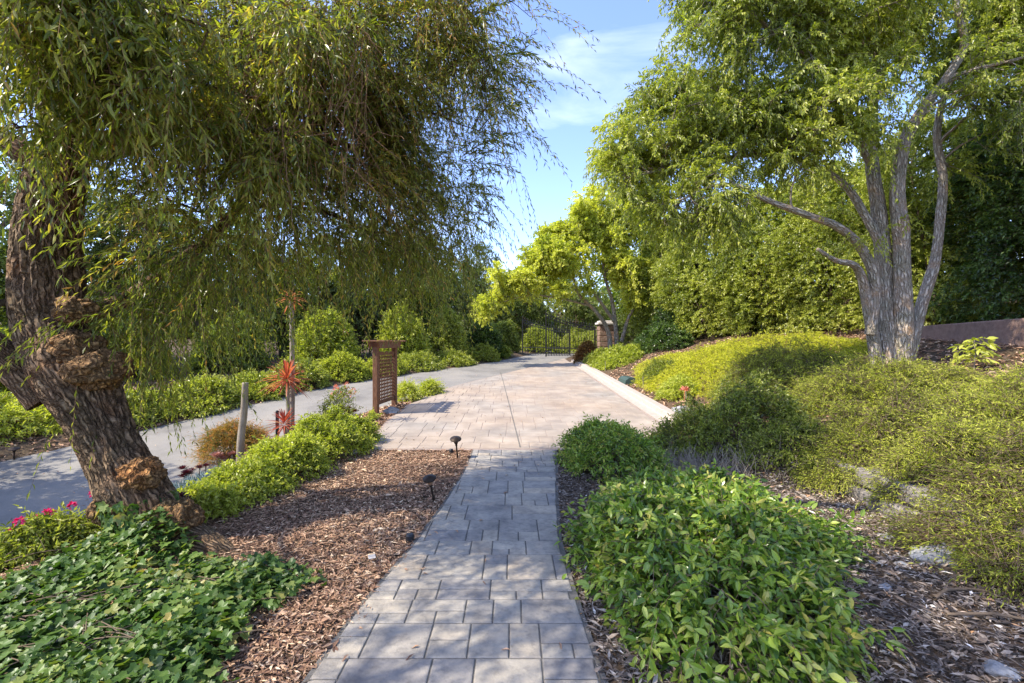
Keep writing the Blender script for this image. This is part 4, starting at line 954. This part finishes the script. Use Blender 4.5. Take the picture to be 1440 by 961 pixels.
# ------------------------------------------------------------------ walls
th = thing('block_retaining_wall', (3.55, 4., 0), 'grey stone block retaining wall half hidden by feathery shrubs at the right', 'wall')
bb = Buf(); rng = np.random.default_rng(8); z = -.05
for row in range(2):
    y = 1.6 - .17 * (row % 2)
    while y < 4.95:
        l_ = rng.uniform(.36, .46)
        bb.box((3.57 + .03 * row + rng.normal(0, .012), y + l_ / 2, z + .093 + rng.normal(0, .005)), (.24, l_ - .014, .176), rng.normal(0, .035), tint=rng.random(), bev=.026)
        y += l_
    z += .186
ob = bb.build('blocks', M['stone'], th)
th = thing('brown_wall', (8.7, 8.5, float(H(8.7, 8.5))), 'low brown stucco wall at the top of the right bank under the hedge', 'wall')
bb = Buf(); wl = np.array([(8.1, 4.5), (8.25, 7.), (8.6, 9.), (9.0, 12.), (8.9, 14.)]); wz = [2.02, 1.98, 1.94, 1.86, 1.85]
q = catmull(np.column_stack([wl, wz]), 30); tg = nrm(np.gradient(q[:, :2], axis=0)); nn_ = np.stack([-tg[:, 1], tg[:, 0]], -1)
V = np.stack([np.column_stack([q[:, :2] + nn_ * s_ * .09, z_]) for s_, z_ in ((1, q[:, 2] * 0 + .9), (1, q[:, 2] - .02), (.85, q[:, 2]), (-.85, q[:, 2]), (-1, q[:, 2] - .02), (-1, q[:, 2] * 0 + .9))], 1)
i = (np.arange(29)[:, None] * 6 + np.arange(5)[None]).reshape(-1, 1); bb.add(V.reshape(-1, 3), [i + np.array([0, 1, 7, 6])[None], np.arange(6)[None], (np.arange(6) + 174)[None]])
bb.build('wall_body', M['stucco'], th)

# rocks
def rock(name, label, x, y, r, sq, seed, mat='rock', lift=.25, cat='rock'):
    bb = Buf(); c = np.array([0, 0, r * sq[2] * lift]); lump_mesh(bb, c, r, seed, None, 18, .28, 0, sq, 1.7)
    o = bb.build(name, M[mat], smooth=True); o.location = (x, y, float(H(x, y))); return tag(o, label, cat)
rock('rock', 'pale grey rock lying in the litter below the block wall', 3.12, 3.34, .135, (1.3, .9, .62), 1)
rock('rock', 'smooth grey stone in the litter near the bottom right corner', 2.36, 2.2, .055, (1.3, 1., .5), 2)
rock('rock', 'small flat pale stone between the foreground shrub and block wall', 3.05, 3.7, .05, (1.4, 1., .5), 3)
rock('rock', 'small white stone in the litter left of the pale grey rock', 2.78, 3.25, .035, (1.3, 1., .6), 4)
rock('rock', 'small pale stone beside the foreground shrub tips', 2.42, 2.95, .035, (1.2, 1., .6), 5)
rock('rock', 'brown rock at the foot of the trellis', -2.5, 9.35, .13, (1.2, .9, .8), 6)
rock('rock', 'grey rock beside the near end of the kerb', 3.35, 8.95, .16, (1.3, .8, .6), 7)
rock('rock', 'pale stone at the hedge end beside the paving corner', -2.18, 6.48, .07, (1.5, .9, .7), 8, 'cap')
bb = Buf(); tubes(bb, np.array([[2.6, 2.8, .02], [2.75, 2.88, .028], [2.9, 2.9, .025], [3.05, 2.87, .02]]), np.array([.012, .011, .009, .006]), 7)
tag(bb.build('fallen_stick', M['twig'], smooth=True), 'crooked dead stick lying in the litter beside the foreground shrub', 'stick')
bb = Buf(); tubes(bb, np.array([[2.5, 2.62, .03], [2.75, 2.6, .045], [2.95, 2.55, .03]]), np.array([.009, .009, .006]), 7)
tag(bb.build('fallen_stick', M['twig'], smooth=True), 'dark straight stick in the litter at the right edge', 'stick')
bb = Buf(); bb.box((-1.01, 3.28, .05), (.05, .06, .006), .4, bev=.002)
tag(bb.build('wood_chip', M['cap']), 'single large pale chip lying on the brown mulch', 'wood chip')

# ------------------------------------------------------------------ garden lamps
def lathe(buf, prof, n=24, M3=np.eye(3), off=(0, 0, 0), mi=0):
    a = np.arange(n) / n * 2 * math.pi; pr = np.array(prof); m = len(pr)
    V = np.stack([pr[:, :1] * np.cos(a), pr[:, :1] * np.sin(a), np.broadcast_to(pr[:, 1:], (m, n))], -1) @ M3.T + np.asarray(off)
    i = np.arange(m - 1)[:, None] * n; k = np.arange(n)[None]; k2 = (k + 1) % n
    buf.add(V.reshape(-1, 3), [np.stack([i + k, i + k2, i + n + k2, i + n + k], -1).reshape(-1, 4), (np.arange(n)[::-1])[None], (np.arange(n) + (m - 1) * n)[None]], mi)
def rotm(ax, ay):
    ca, sa, cb_, sb_ = math.cos(ax), math.sin(ax), math.cos(ay), math.sin(ay)
    return np.array([[1, 0, 0], [0, ca, -sa], [0, sa, ca]]) @ np.array([[cb_, 0, sb_], [0, 1, 0], [-sb_, 0, cb_]])
GL = 'garden lamps beside the path'
def lamp(x, y, h, label, ax=0., ay=0., body='bronze', hat=.078, sc=1.):
    z = float(H(x, y)); th = thing('garden_lamp', (x, y, z), label, 'garden lamp', GL)
    Rm = rotm(ax, ay); o = np.array([x, y, z])
    bb = Buf(); lathe(bb, [(.004, -.08), (.013, -.03), (.013, .06), (.011, .065), (.011, h * .62), (.016, h * .63), (.016, h * .68), (.012, h * .70)], 14, Rm, o); bb.build('stem', M['bronze'], th, smooth=False)
    bb = Buf(); lathe(bb, [(.014, h * .69), (.022, h * .72), (.028, h * .78), (.028, h * .94), (.02, h * .95)], 20, Rm, o); bb.build('lamp_body', M[body], th, smooth=False)
    Rh = Rm @ rotm(.22, .1)
    top = o + Rm @ np.array([0, 0, h * .93])
    bb = Buf(); lathe(bb, [(hat * .95, -.004), (hat, .002), (hat * .97, .008), (hat * .6, .022), (hat * .2, .032), (.006, .034)], 32, Rh, top); bb.build('lamp_shade', M['bronze'], th, smooth=False)
lamp(-.74, 6.2, .30, 'black mushroom garden lamp at the far end of the mulch, beside the paving', .12, -.08)
lamp(-.77, 4.52, .27, 'tilted copper bodied garden lamp halfway along the mulch edge', .1, -.18, 'copper', .068)
x, y, z = gp(20, 646)
lamp(float(x), float(y), .19, 'small dark garden lamp on the far side of the asphalt drive', 0, 0, hat=.075)
def stub(x, y, label, h=.045, r=.03):
    z = float(H(x, y)); bb = Buf(); lathe(bb, [(r * .7, -.03), (r, 0), (r, h * .8), (r * .8, h), (r * .3, h * 1.05)], 18)
    o = bb.build('sprinkler_head', M['iron']); o.location = (x, y, z + .015); tag(o, label, 'sprinkler', 'sprinklers in the mulch')
stub(-.815, 3.63, 'low black sprinkler head at the path edge in the shaded mulch', .05, .034)
stub(-.87, 6.5, 'tiny black sprinkler head left of the far garden lamp')

# ------------------------------------------------------------------ trellis
TA, TB = np.array([-2.75, 9.2]), np.array([-2.65, 10.25])
zt = float(H(*TA)); th = thing('trellis', (*((TA + TB) / 2), zt), 'reddish brown wooden lattice trellis standing at the left edge of the paving', 'trellis')
dr_ = (TB - TA) / np.linalg.norm(TB - TA); ang = math.atan2(dr_[1], dr_[0]); ht = 1.62 - zt
for c in (TA, TB):
    bb = Buf(); zb = float(H(*c)) - .1; bb.box((*c, (zb + zt + ht - .14) / 2), (.105, .105, zt + ht - .14 - zb), ang, bev=.008); bb.build('post', M['redwood'], th)
mid = (TA + TB) / 2; ln_ = np.linalg.norm(TB - TA)
for zz in (zt + .235, zt + ht - .27):
    bb = Buf(); bb.box((*mid, zz), (ln_ - .107, .045, .075), ang, bev=.005); bb.build('rail', M['redwood'], th)
bb = Buf(); z0, z1 = zt + .275, zt + ht - .31; half = ln_ / 2 - .055
ex = np.array([dr_[0], dr_[1], 0]); ez = np.array([0, 0, 1.]); en = np.cross(ex, ez)
nv = 11
for i_ in range(nv):
    s_ = -half + (i_ + .5) * 2 * half / nv; c = np.array([*mid, (z0 + z1) / 2]) + ex * s_ + en * .008
    bb.box(c, (.032, .011, z1 - z0), ang)
nh = 13
for i_ in range(nh):
    c = np.array([*mid, z0 + (i_ + .5) * (z1 - z0) / nh]) - en * .008
    bb.box(c, (2 * half - .004, .011, .032), ang)
bb.build('lattice', M['redwood'], th)
# cap: two tapered beams, slats across
for s_ in (-1, 1):
    bb = Buf(); z2 = zt + ht - .14; hl_ = ln_ / 2
    pr = [(-hl_ - .06, z2 - .02), (hl_ + .06, z2 - .02), (hl_ + .15, z2 + .115), (-hl_ - .15, z2 + .115)]
    V = np.array([np.array([*mid, 0]) + ex * a + en * (s_ * .095 + d_ * .02) + ez * z_ for d_ in (-1, 1) for a, z_ in pr])
    bb.add(V, np.array([[0, 1, 2, 3], [7, 6, 5, 4], [0, 4, 5, 1], [1, 5, 6, 2], [2, 6, 7, 3], [3, 7, 4, 0]]))
    bb.build('cap_beam', M['redwood_flat'], th)
for i_ in range(7):
    bb = Buf(); s_ = -ln_ / 2 - .10 + i_ * (ln_ + .20) / 6
    bb.box(np.array([*mid, zt + ht - .14 + .132]) + ex * s_, (.09, .46 if i_ in (0, 6) else .32, .03), ang, bev=.004); bb.build('cap_slat', M['redwood'], th)

# ------------------------------------------------------------------ hedge row along the mulch
HR = 'yellow green shrubs lining the mulch'
for (u, v, rx, ry, h, n, lb, tt) in ((300, 715, .36, .42, .26, 800, 'low lime shrub nearest the leaning trunk, in front of the chalk blue plants', .68), (348, 694, .40, .45, .36, 900, 'lime shrub in front of the wooden stake', .64), (402, 668, .45, .5, .46, 1200, 'rounded lime shrub right of the wooden stake, in front of the black post', .55), (458, 640, .5, .55, .52, 1400, 'tallest dense shrub of the lime row, left of the paving corner', .5), (492, 622, .36, .42, .42, 800, 'lime shrub at the far end of the row, touching the paving', .52)):
    p = gp(u, v)
    mound('lime_shrub', lb, 'shrub', (float(p[0]), float(p[1])), rx, ry, h, M['lime'], n, .045, .024, 9, .14, group=HR, lumps=.35, fr=3.2, tint=tt, stems=10, twig=.002, grow=.4, pw=3)
p = gp(490, 590); mound('loose_shrub', 'loose thin shrub behind the lime row, left of the trellis', 'shrub', (-3.2, 8.3), .3, .35, .62, M['olive'], 260, .045, .02, 8, .22, tint=.5, stems=10, lumps=.4)

# flowering shrub left of the trunk
for (x, y, rx, ry, h, lb) in ((-3.75, 3.55, .42, .34, .34, 'low pink flowering shrub left of the leaning trunk'), (-4.4, 3.7, .4, .35, .36, 'pink flowering shrub at the left edge of the picture')):
    th = mound('flowering_shrub', lb, 'shrub', (x, y), rx, ry, h, M['olive'], 800, .05, .02, 9, .15, tint=.6, stems=10, lumps=.3, fr=3, grow=.4, group='pink flowering shrubs by the drive')
    for q in range(9):
        bb = Buf(); c = np.array([x + R.normal(.05, rx * .45), y + R.normal(0, ry * .4), 0]); c[2] = H(c[0], c[1]) + h + .03
        d_ = nrm(R.normal(0, 1, (26, 3)) + [0, 0, .5]); leaves(bb, c + d_ * .012, d_, .03, .022, R.random(26), kind='fold')
        bb.build('flower', M['pink'], th)

# orange tipped shrub, stakes, cordylines, succulents
p = gp(312, 652); mound('orange_tipped_shrub', 'round fine leaved shrub with orange tips beside the asphalt', 'shrub', (float(p[0]), float(p[1]) + .3), .5, .5, .62, M['grevillea'], 1500, .05, .007, 12, .22, tint=.4, stems=14, ang=.5, grow=.75, lumps=.25, fr=2.5, pw=2.2)
p0 = P(337, 650, 6.5); z = float(H(p0[0], p0[1])); top = P(345, 538, 6.5)
bb = Buf(); bark_tube(bb, [(p0[0], p0[1], z - .1), (p0[0] + .015, p0[1], z + .45), (top[0] - .02, p0[1], z + .9), (top[0], p0[1], top[2])], [.052, .047, .044, .04], 18, 40, .08, .07, 3.)
o = bb.build('wooden_stake', M['wirewood'], smooth=True); tag(o, 'slim weathered wooden stake rising behind the lime shrubs', 'stake')
def cordy(x, y, zt_, r, n, label, tube_r=.03, tint=.45, dn=.25):
    z = float(H(x, y)); th = thing('cordyline', (x, y, z), label, 'plant', 'red cordylines beside the drive')
    if zt_ > .2:
        bb = Buf(); bark_tube(bb, [(x, y, z - .05), (x + .02, y, z + zt_ * .5), (x, y, z + zt_)], [tube_r * 1.2, tube_r, tube_r], 14, 30, .08, .06, 2.); bb.build('stem', M['wirewood'], th, smooth=True)
    bb = Buf(); a = np.arange(n) * 2.4; el = np.interp(np.arange(n) / n, [0, 1], [-.5, 1.4]) + R.normal(0, .15, n)
    D = np.stack([np.cos(a) * np.cos(el), np.sin(a) * np.cos(el), np.sin(el)], -1)
    straps(bb, np.array([x, y, z + zt_]) + D * .02 + np.array([0, 0, .08]) * (np.arange(n) / n)[:, None], D, r * R.uniform(.75, 1.1, n), .026, dn + R.normal(0, .06, n), np.clip(R.normal(tint, .2, n), 0, 1))
    bb.build('leaves', M['red'], th)
cordy(-3.98, 8.05, 1.18, .46, 90, 'middle red cordyline with a round head of arching blades, beside the black post', .03, .45)
cordy(-4.0, 8.25, 2.62, .32, 26, 'tallest cordyline with a bare pale stem and its head up among the branches', .04, .8, .4)
cordy(-3.85, 7.7, .42, .34, 46, 'lowest bright red cordyline tucked behind the lime shrubs', .025, .25)
p = gp(392, 617); bb = Buf(); bb.box((0, 0, .33), (.05, .05, .74), .3, bev=.006); lathe(bb, [(.03, .69), (.034, .70), (.02, .72)], 4)
o = bb.build('metal_post', M['iron']); o.location = (-4.1, 7.95, float(H(-4.1, 7.95))); tag(o, 'thin black metal post standing left of the red cordylines', 'post')

def fingers(buf, x, y, n, rx, ry, h, r):
    px, py = x + np.clip(R.normal(0, .5, n), -.8, .8) * rx, y + np.clip(R.normal(0, .5, n), -.8, .8) * ry; b0 = np.stack([px, py, H(px, py)], -1)
    d = np.stack([R.normal(0, .35, n), R.normal(0, .35, n), np.ones(n)], -1); t = np.linspace(0, 1, 5)[None, :, None]
    PT = b0[:, None] + nrm(d)[:, None] * t * (h * R.uniform(.5, 1.1, n))[:, None, None]; PT[..., :2] += (d[:, None, :2] * .06) * t ** 2
    tubes(buf, PT, r * np.array([.8, 1, 1, .8, .2])[None], 6, 0, R.random(n))
for (u, v, rx, ry, lb) in ((268, 700, .22, .25, 'chalk blue finger succulents nearest the leaning trunk'), (312, 682, .28, .25, 'chalk blue finger succulents in front of the orange tipped shrub')):
    p = gp(u, v); bb = Buf(); fingers(bb, p[0] - .1, p[1], 420, rx, ry, .2, .009)
    o = bb.build('finger_succulent', M['bluegreen'], smooth=True); tag(o, lb, 'succulent', 'chalk blue succulents')
def rosette(buf, c, r, n=34, mi=0, t0=0.):
    a = np.arange(n) * 2.4; f = np.arange(n) / n; el = .1 + 1.2 * f
    D = np.stack([np.cos(a) * np.cos(el), np.sin(a) * np.cos(el), np.sin(el)], -1)
    leaves(buf, np.asarray(c) + D * .005, D, r * (1.05 - .6 * f), r * .4 * (1.05 - .5 * f), np.clip(t0 + .3 + .5 * f + R.normal(0, .12, n), 0, 1), mi, 'long', jit=.1, curl=-.15)
def aeonium(x, y, lb, n=5, mat='purple', r=.085, h=.2, grp='dark rosette succulents'):
    z = float(H(x, y)); th = thing('rosette_succulent', (x, y, z), lb, 'succulent', grp)
    for q in range(n):
        bb, sb = Buf(), Buf()
        c = np.array([x + R.normal(0, .09), y + R.normal(0, .09), z + h * R.uniform(.7, 1.2)]); rosette(bb, c, r * R.uniform(.8, 1.2))
        tubes(sb, np.array([[x + (c[0] - x) * .4, y + (c[1] - y) * .4, z - .02], [c[0], c[1], (c[2] + z) / 2], c]), np.array([.012, .01, .01]), 6)
        bb.build('rosette', M[mat], th); sb.build('stem', M['paletwig'], th)
for (u, v, lb) in ((258, 690, 'dark purple rosette succulent at the edge of the asphalt'), (287, 678, 'dark purple rosettes between the chalk blue plants and the orange tipped shrub'), (262, 735, 'lowest dark rosette succulent beside the lime shrub tip')):
    p = gp(u, v); aeonium(float(p[0]) - .05, float(p[1]), lb, 4)
aeonium(-3.35, 9.15, 'wine red rosette succulents in the red mulch left of the trellis', 8, 'purple', .10, .26)
for (u, v, lb) in ((345, 655, 'dusky pink rosette succulent behind the lime shrubs, right of the wooden stake'), (322, 655, 'dusky pink rosette succulent left of the wooden stake')):
    p = gp(u, v); aeonium(float(p[0]), float(p[1]), lb, 6, 'pinkleaf', .10, .18, 'dusky pink succulents')
# peach flower spikes
th = thing('flower_spikes', (-3.55, 9.7, float(H(-3.55, 9.7))), 'tall peach flower heads on thin stalks left of the trellis', 'flower'); sb, bb = Buf(), Buf()
for q in range(7):
    x, y = -3.6 + R.normal(0, .18), 9.6 + R.normal(0, .15); z = float(H(x, y)); hh_ = R.uniform(.55, .8); c = np.array([x + R.normal(0, .06), y, z + hh_])
    tubes(sb, np.array([[x, y, z], [(x + c[0]) / 2, y, z + hh_ * .5], c]), np.array([.005, .004, .004]), 5)
    bb = Buf(); d_ = nrm(R.normal(0, 1, (36, 3))); leaves(bb, c + d_ * np.array([.03, .03, .05]), d_ + [0, 0, .3], .05, .016, R.random(36))
    sb.build('stem', M['paletwig'], th); bb.build('flower_head', M['peach'], th); sb = Buf()
# small shrubs at the far end of the trellis bed
for (x, y, lb) in ((-2.62, 11.45, 'small upright succulent shrub right behind the trellis'), (-2.22, 12.25, 'small pale green shrub at the corner of paving and asphalt')):
    mound('corner_shrub', lb, 'shrub', (x, y), .30, .34, .42, M['lime'], 330, .065, .02, 10, .22, tint=.75, stems=8, lumps=.3, ang=.5)
mound('corner_shrub', 'tiny sprout at the near post of the trellis', 'shrub', (-2.66, 8.75), .12, .12, .16, M['lime'], 40, .05, .022, 7, .1, tint=.8, stems=0)

# ------------------------------------------------------------------ far side of the drive
def edge_pt(y, off): return float(roadL(y)) - off, y
GE = 'low shrubs along the far side of the drive'
for (y, off, rx, ry, h, mk, lb, tt) in ((6.9, 1.5, 1.0, .8, .22, 'lime', 'sunlit lime ground cover at the left edge across the drive', .8), (8.4, 1.9, 1.1, .9, .55, 'lime', 'lime shrub behind the leaning trunk across the drive', .7), (9.6, 1.1, .9, .9, .42, 'hedge', 'green shrub across the drive just right of the leaning trunk', .6), (10.9, .85, .8, .9, .5, 'hedge', 'green feathery shrub across the drive behind the orange tipped shrub', .6), (12.2, .8, .75, .85, .5, 'hedge', 'green shrub across the drive behind the wooden stake', .55),
      (13.4, .8, .75, .8, .55, 'hedge', 'green shrub across the drive behind the cordylines', .55), (14.9, .9, .8, .9, .62, 'juniper', 'yellow green clipped shrub across the drive, right of the cordylines', .65), (16.5, .8, .75, .9, .5, 'juniper', 'yellow green shrub across the drive, left of the trellis', .6), (18.4, .9, .85, 1.1, .45, 'hedge', 'low green shrub across the drive right of the trellis', .5), (20.4, .85, .8, 1.1, .45, 'hedge', 'low green shrub across the drive halfway to the gate', .55), (22.5, .9, .8, 1.1, .5, 'hedge', 'low dark edged shrub across the drive before the gate', .5), (24.6, .9, .7, 1.0, .55, 'hedge', 'low green shrub at the left foot of the gate', .5)):
    x, yy = edge_pt(y, off)
    mound('edge_shrub', lb, 'shrub', (x, yy), rx, ry, h, M[mk], 1000, .09, .035, 9, .24, group=GE, tint=tt, stems=8, lumps=.45, fr=2., twig=.003, flat=.2)
GL2 = 'leafy shrubs behind the drive'
for (x, y, r, h, mk, lb, tt) in ((-7.0, 17.2, 1.1, 2.0, 'lime', 'bright lime bush behind the yellow shrub left of the trellis', .45), (-4.7, 19.9, 1.0, 2.3, 'lime', 'bright lime bush just right of the trellis top', .6), (-3.2, 21.5, 1.0, 1.9, 'hedge', 'green bush behind the drive between trellis and gate', .6), (-1.5, 24.0, 1.0, 1.7, 'darkhedge', 'dark bush left of the gate', .5), (-9.6, 15.5, 1.1, 1.7, 'bgtree', 'green bush across the drive behind the cordylines', .6), (-11.5, 13.2, 1.2, 1.8, 'bgtree', 'green bush across the drive behind the wooden stake', .65), (-12.2, 10., 1.1, 1.6, 'lime', 'yellow green bush across the drive left of the leaning trunk', .45), (-11.6, 7.9, .9, 1.1, 'lime', 'low leafy bush at the left edge across the drive', .55), (-.6, 28., .9, 1.8, 'bgtree', 'green bush behind the left gate leaf', .5), (6.9, 25., 1.3, 2.4, 'bgdark', 'dark bush behind the gate pillar', .5), (2.2, 31.5, 1.5, 1.6, 'lime', 'sunlit bush seen through the iron gate', .35), (4.6, 31., 1.4, 1.5, 'hedge', 'green bush seen through the right gate leaf', .6)):
    mound('leafy_bush', lb, 'shrub', (x, y), r, r, h, M[mk], 1500, .11, .05, 9, .32, group=GL2, tint=tt, stems=10, lumps=.4, fr=1.3, twig=.004, shell=.8, pw=3)
# glimpse of an orange panel wall with a pale post
x, y = -9.75, 20.8; z = float(H(x, y))
c = P(416, 484, 20.8)
th = thing('garden_screen', (c[0], c[1], z), 'small orange panel wall with a pale post glimpsed between far bushes', 'wall')
bb = Buf(); bb.box((c[0] - .1, c[1], (z + c[2] + .25) / 2), (.75, .08, c[2] + .25 - z), .1, bev=.01); bb.build('panel', M['orange'], th)
bb = Buf(); bb.box((c[0] + .4, c[1] - .1, (z + c[2] + .3) / 2), (.18, .18, c[2] + .3 - z), .1, bev=.015); bb.build('post', M['cap'], th)

# green utility box by the kerb, orange pot
x, y = 3.42, 13.4; z = float(H(x, y))
th = thing('drain_box', (x, y, z), 'low dark green plastic box beside the kerb', 'utility box')
bb = Buf(); V = []
for yy in (-.42, .42):
    for (a, h_) in ((-.2, 0), (-.17, .12), (-.08, .19), (.08, .19), (.17, .12), (.2, 0)): V.append((x + a, y + yy, z + h_ - .03))
k = np.arange(5)[:, None]; bb.add(np.array(V), [np.concatenate([k + np.array([0, 1, 7, 6])[None]]), np.arange(6)[None], (np.arange(6)[::-1] + 6)[None]]); bb.build('housing', M['greenplastic'], th)
bb = Buf()
for q in range(5):
    bb = Buf(); bb.box((x, y - .3 + q * .15, z + .155), (.17, .03, .02), 0, bev=.004); bb.build('rib', M['greenplastic'], th)
x, y = 3.62, 9.55; z = float(H(x, y)) + .24
bb = Buf(); d_ = nrm(R.normal(0, 1, (40, 3)) * [1, 1, .4] + [0, 0, .5]); leaves(bb, np.array([x, y, z]) + d_ * .02, d_, .10, .05, R.random(40) * .6 + .2, kind='long')
tubes(bb, np.array([[x, y, z - .26], [x, y, z - .1], [x, y, z]]), np.array([.008, .007, .006]), 5)
tag(bb.build('orange_flower', M['peach']), 'single orange flower head beside the kerb in the golden ground cover', 'flower')
# thin stakes in the kerb bed
for (x, y, h, lb) in ((3.4, 8.9, .42, 'thin pale stake by the near end of the kerb'), (3.42, 11.9, .34, 'thin pale stake beside the kerb, near the green box'), (3.4, 16.6, .38, 'thin white stake in the bright green shrubs near the lime tree')):
    bb = Buf(); tubes(bb, np.array([[0, 0, -.05], [.01, 0, h * .5], [.0, 0, h]]), np.array([.009, .009, .008]), 7, cap=True)
    o = bb.build('garden_stake', M['paletwig']); o.location = (x, y, float(H(x, y))); tag(o, lb, 'stake', 'thin stakes in the kerb bed')

bb = Buf(); n = 26000
a = R.uniform(-1.25, 1.25, n); rr_ = 36 + 16 * R.random(n)
x, y = np.sin(a) * rr_, 8 + np.cos(a) * rr_ * .8; z = H(x, y) + R.random(n) * (4.2 + 2.2 * fbm(a * 9, rr_ * .2, 1, 3))
D = R.normal(0, 1, (n, 3)); ok = ~((np.abs(x - 3) < 2.5) & (y < 44)) | True
leaves(bb, np.stack([x, y, z], -1), D, R.uniform(.5, .9, n), R.uniform(.3, .5, n), np.clip(.45 + .25 * fbm(x * .3, y * .3, z * .4, 2) + R.normal(0, .12, n), 0, 1), kind='fold', jit=1.)
tag(bb.build('distant_woodland', M['bgtree']), 'far off green woodland closing the view behind the trees', 'woodland', kind='stuff')

# ------------------------------------------------------------------ gate
def gate_leaf(p0, p1, h0, h1, label, frame_post=True, curve=1.6):
    p0, p1 = np.array(p0), np.array(p1); zb = float(H(*p0)) + .06
    th = thing('iron_gate', (*p0, zb - .06), label, 'gate', 'iron gate leaves')
    n = 19; t = np.linspace(0, 1, n)
    top = h1 + (h0 - h1) * (1 - t) ** curve if h0 > h1 else h0 + (h1 - h0) * t ** curve
    xy = p0[None] + (p1 - p0)[None] * t[:, None]
    bb = Buf()
    bars = np.stack([np.stack([np.column_stack([xy, np.full(n, zb)]), np.column_stack([xy, zb + top * .5]), np.column_stack([xy, zb + top + .10])], 1)], 0)[0]
    tubes(bb, bars, np.array([[.013, .013, .013]]), 6); sp_ = np.stack([np.column_stack([xy, zb + top + .10]), np.column_stack([xy, zb + top + .13]), np.column_stack([xy, zb + top + .22])], 1)
    tubes(bb, sp_, np.array([[.013, .024, .002]]), 6); bb.build('bars', M['iron'], th)
    bb = Buf(); t2 = np.linspace(0, 1, 24); tp = np.interp(t2, t, top); xy2 = p0[None] + (p1 - p0)[None] * t2[:, None]
    for off in (0, -.16): tubes(bb, np.column_stack([xy2, zb + tp + off]), np.full(24, .024), 6)
    for hz_ in (.06, .42): tubes(bb, np.column_stack([xy2, np.full(24, zb + hz_)]), np.full(24, .024), 6)
    bb.build('rail', M['iron'], th)
    for e, hh_ in ((p0, h0), (p1, h1)):
        bb = Buf(); bb.box((*e, zb + hh_ / 2), (.075, .075, hh_ + .06), 0, bev=.006); bb.build('gate_post', M['iron'], th)
    # row of rings between the top rails
    bb = Buf(); an = np.linspace(0, 2 * math.pi, 13)
    for i_ in range(n - 1):
        c = (np.array([*xy[i_], zb + top[i_] - .08]) + np.array([*xy[i_ + 1], zb + top[i_ + 1] - .08])) / 2
        ex_ = np.array([*(p1 - p0), 0]) / np.linalg.norm(p1 - p0)
        tubes(bb, c + ex_ * np.cos(an)[:, None] * .055 + np.array([0, 0, 1]) * np.sin(an)[:, None] * .055, np.full(13, .009), 5)
    bb.build('scrollwork', M['iron'], th)
gate_leaf((1.87, 25.), (4.55, 25.), 2.32, 1.6, 'right iron gate leaf, tall at its post and sweeping down to the stone pillar')
gate_leaf((.62, 26.6), (3.35, 26.6), 2.05, 1.45, 'left black iron gate leaf standing further back behind the tall middle post')
x, y = 5.1, 24.8; z = float(H(x, y))
th = thing('gate_pillar', (x, y, z), 'square brown stone gate pillar with a pale cap beside the lime tree trunk', 'pillar')
bb = Buf()
for q in range(5):
    off = R.normal(0, .01, 2); bb.box((x + off[0], y + off[1], z - .1 + .15 + q * .29), (.82, .82, .282), 0, tint=R.random(), bev=.025)
bb.build('shaft', M['pillar'], th)
bb = Buf(); bb.box((x, y, z + 1.39 + .06), (1.0, 1.0, .12), 0, bev=.02); bb.box((x, y, z + 1.51 + .045), (.8, .8, .09), 0, bev=.03); bb.build('capstone', M['cap'], th)
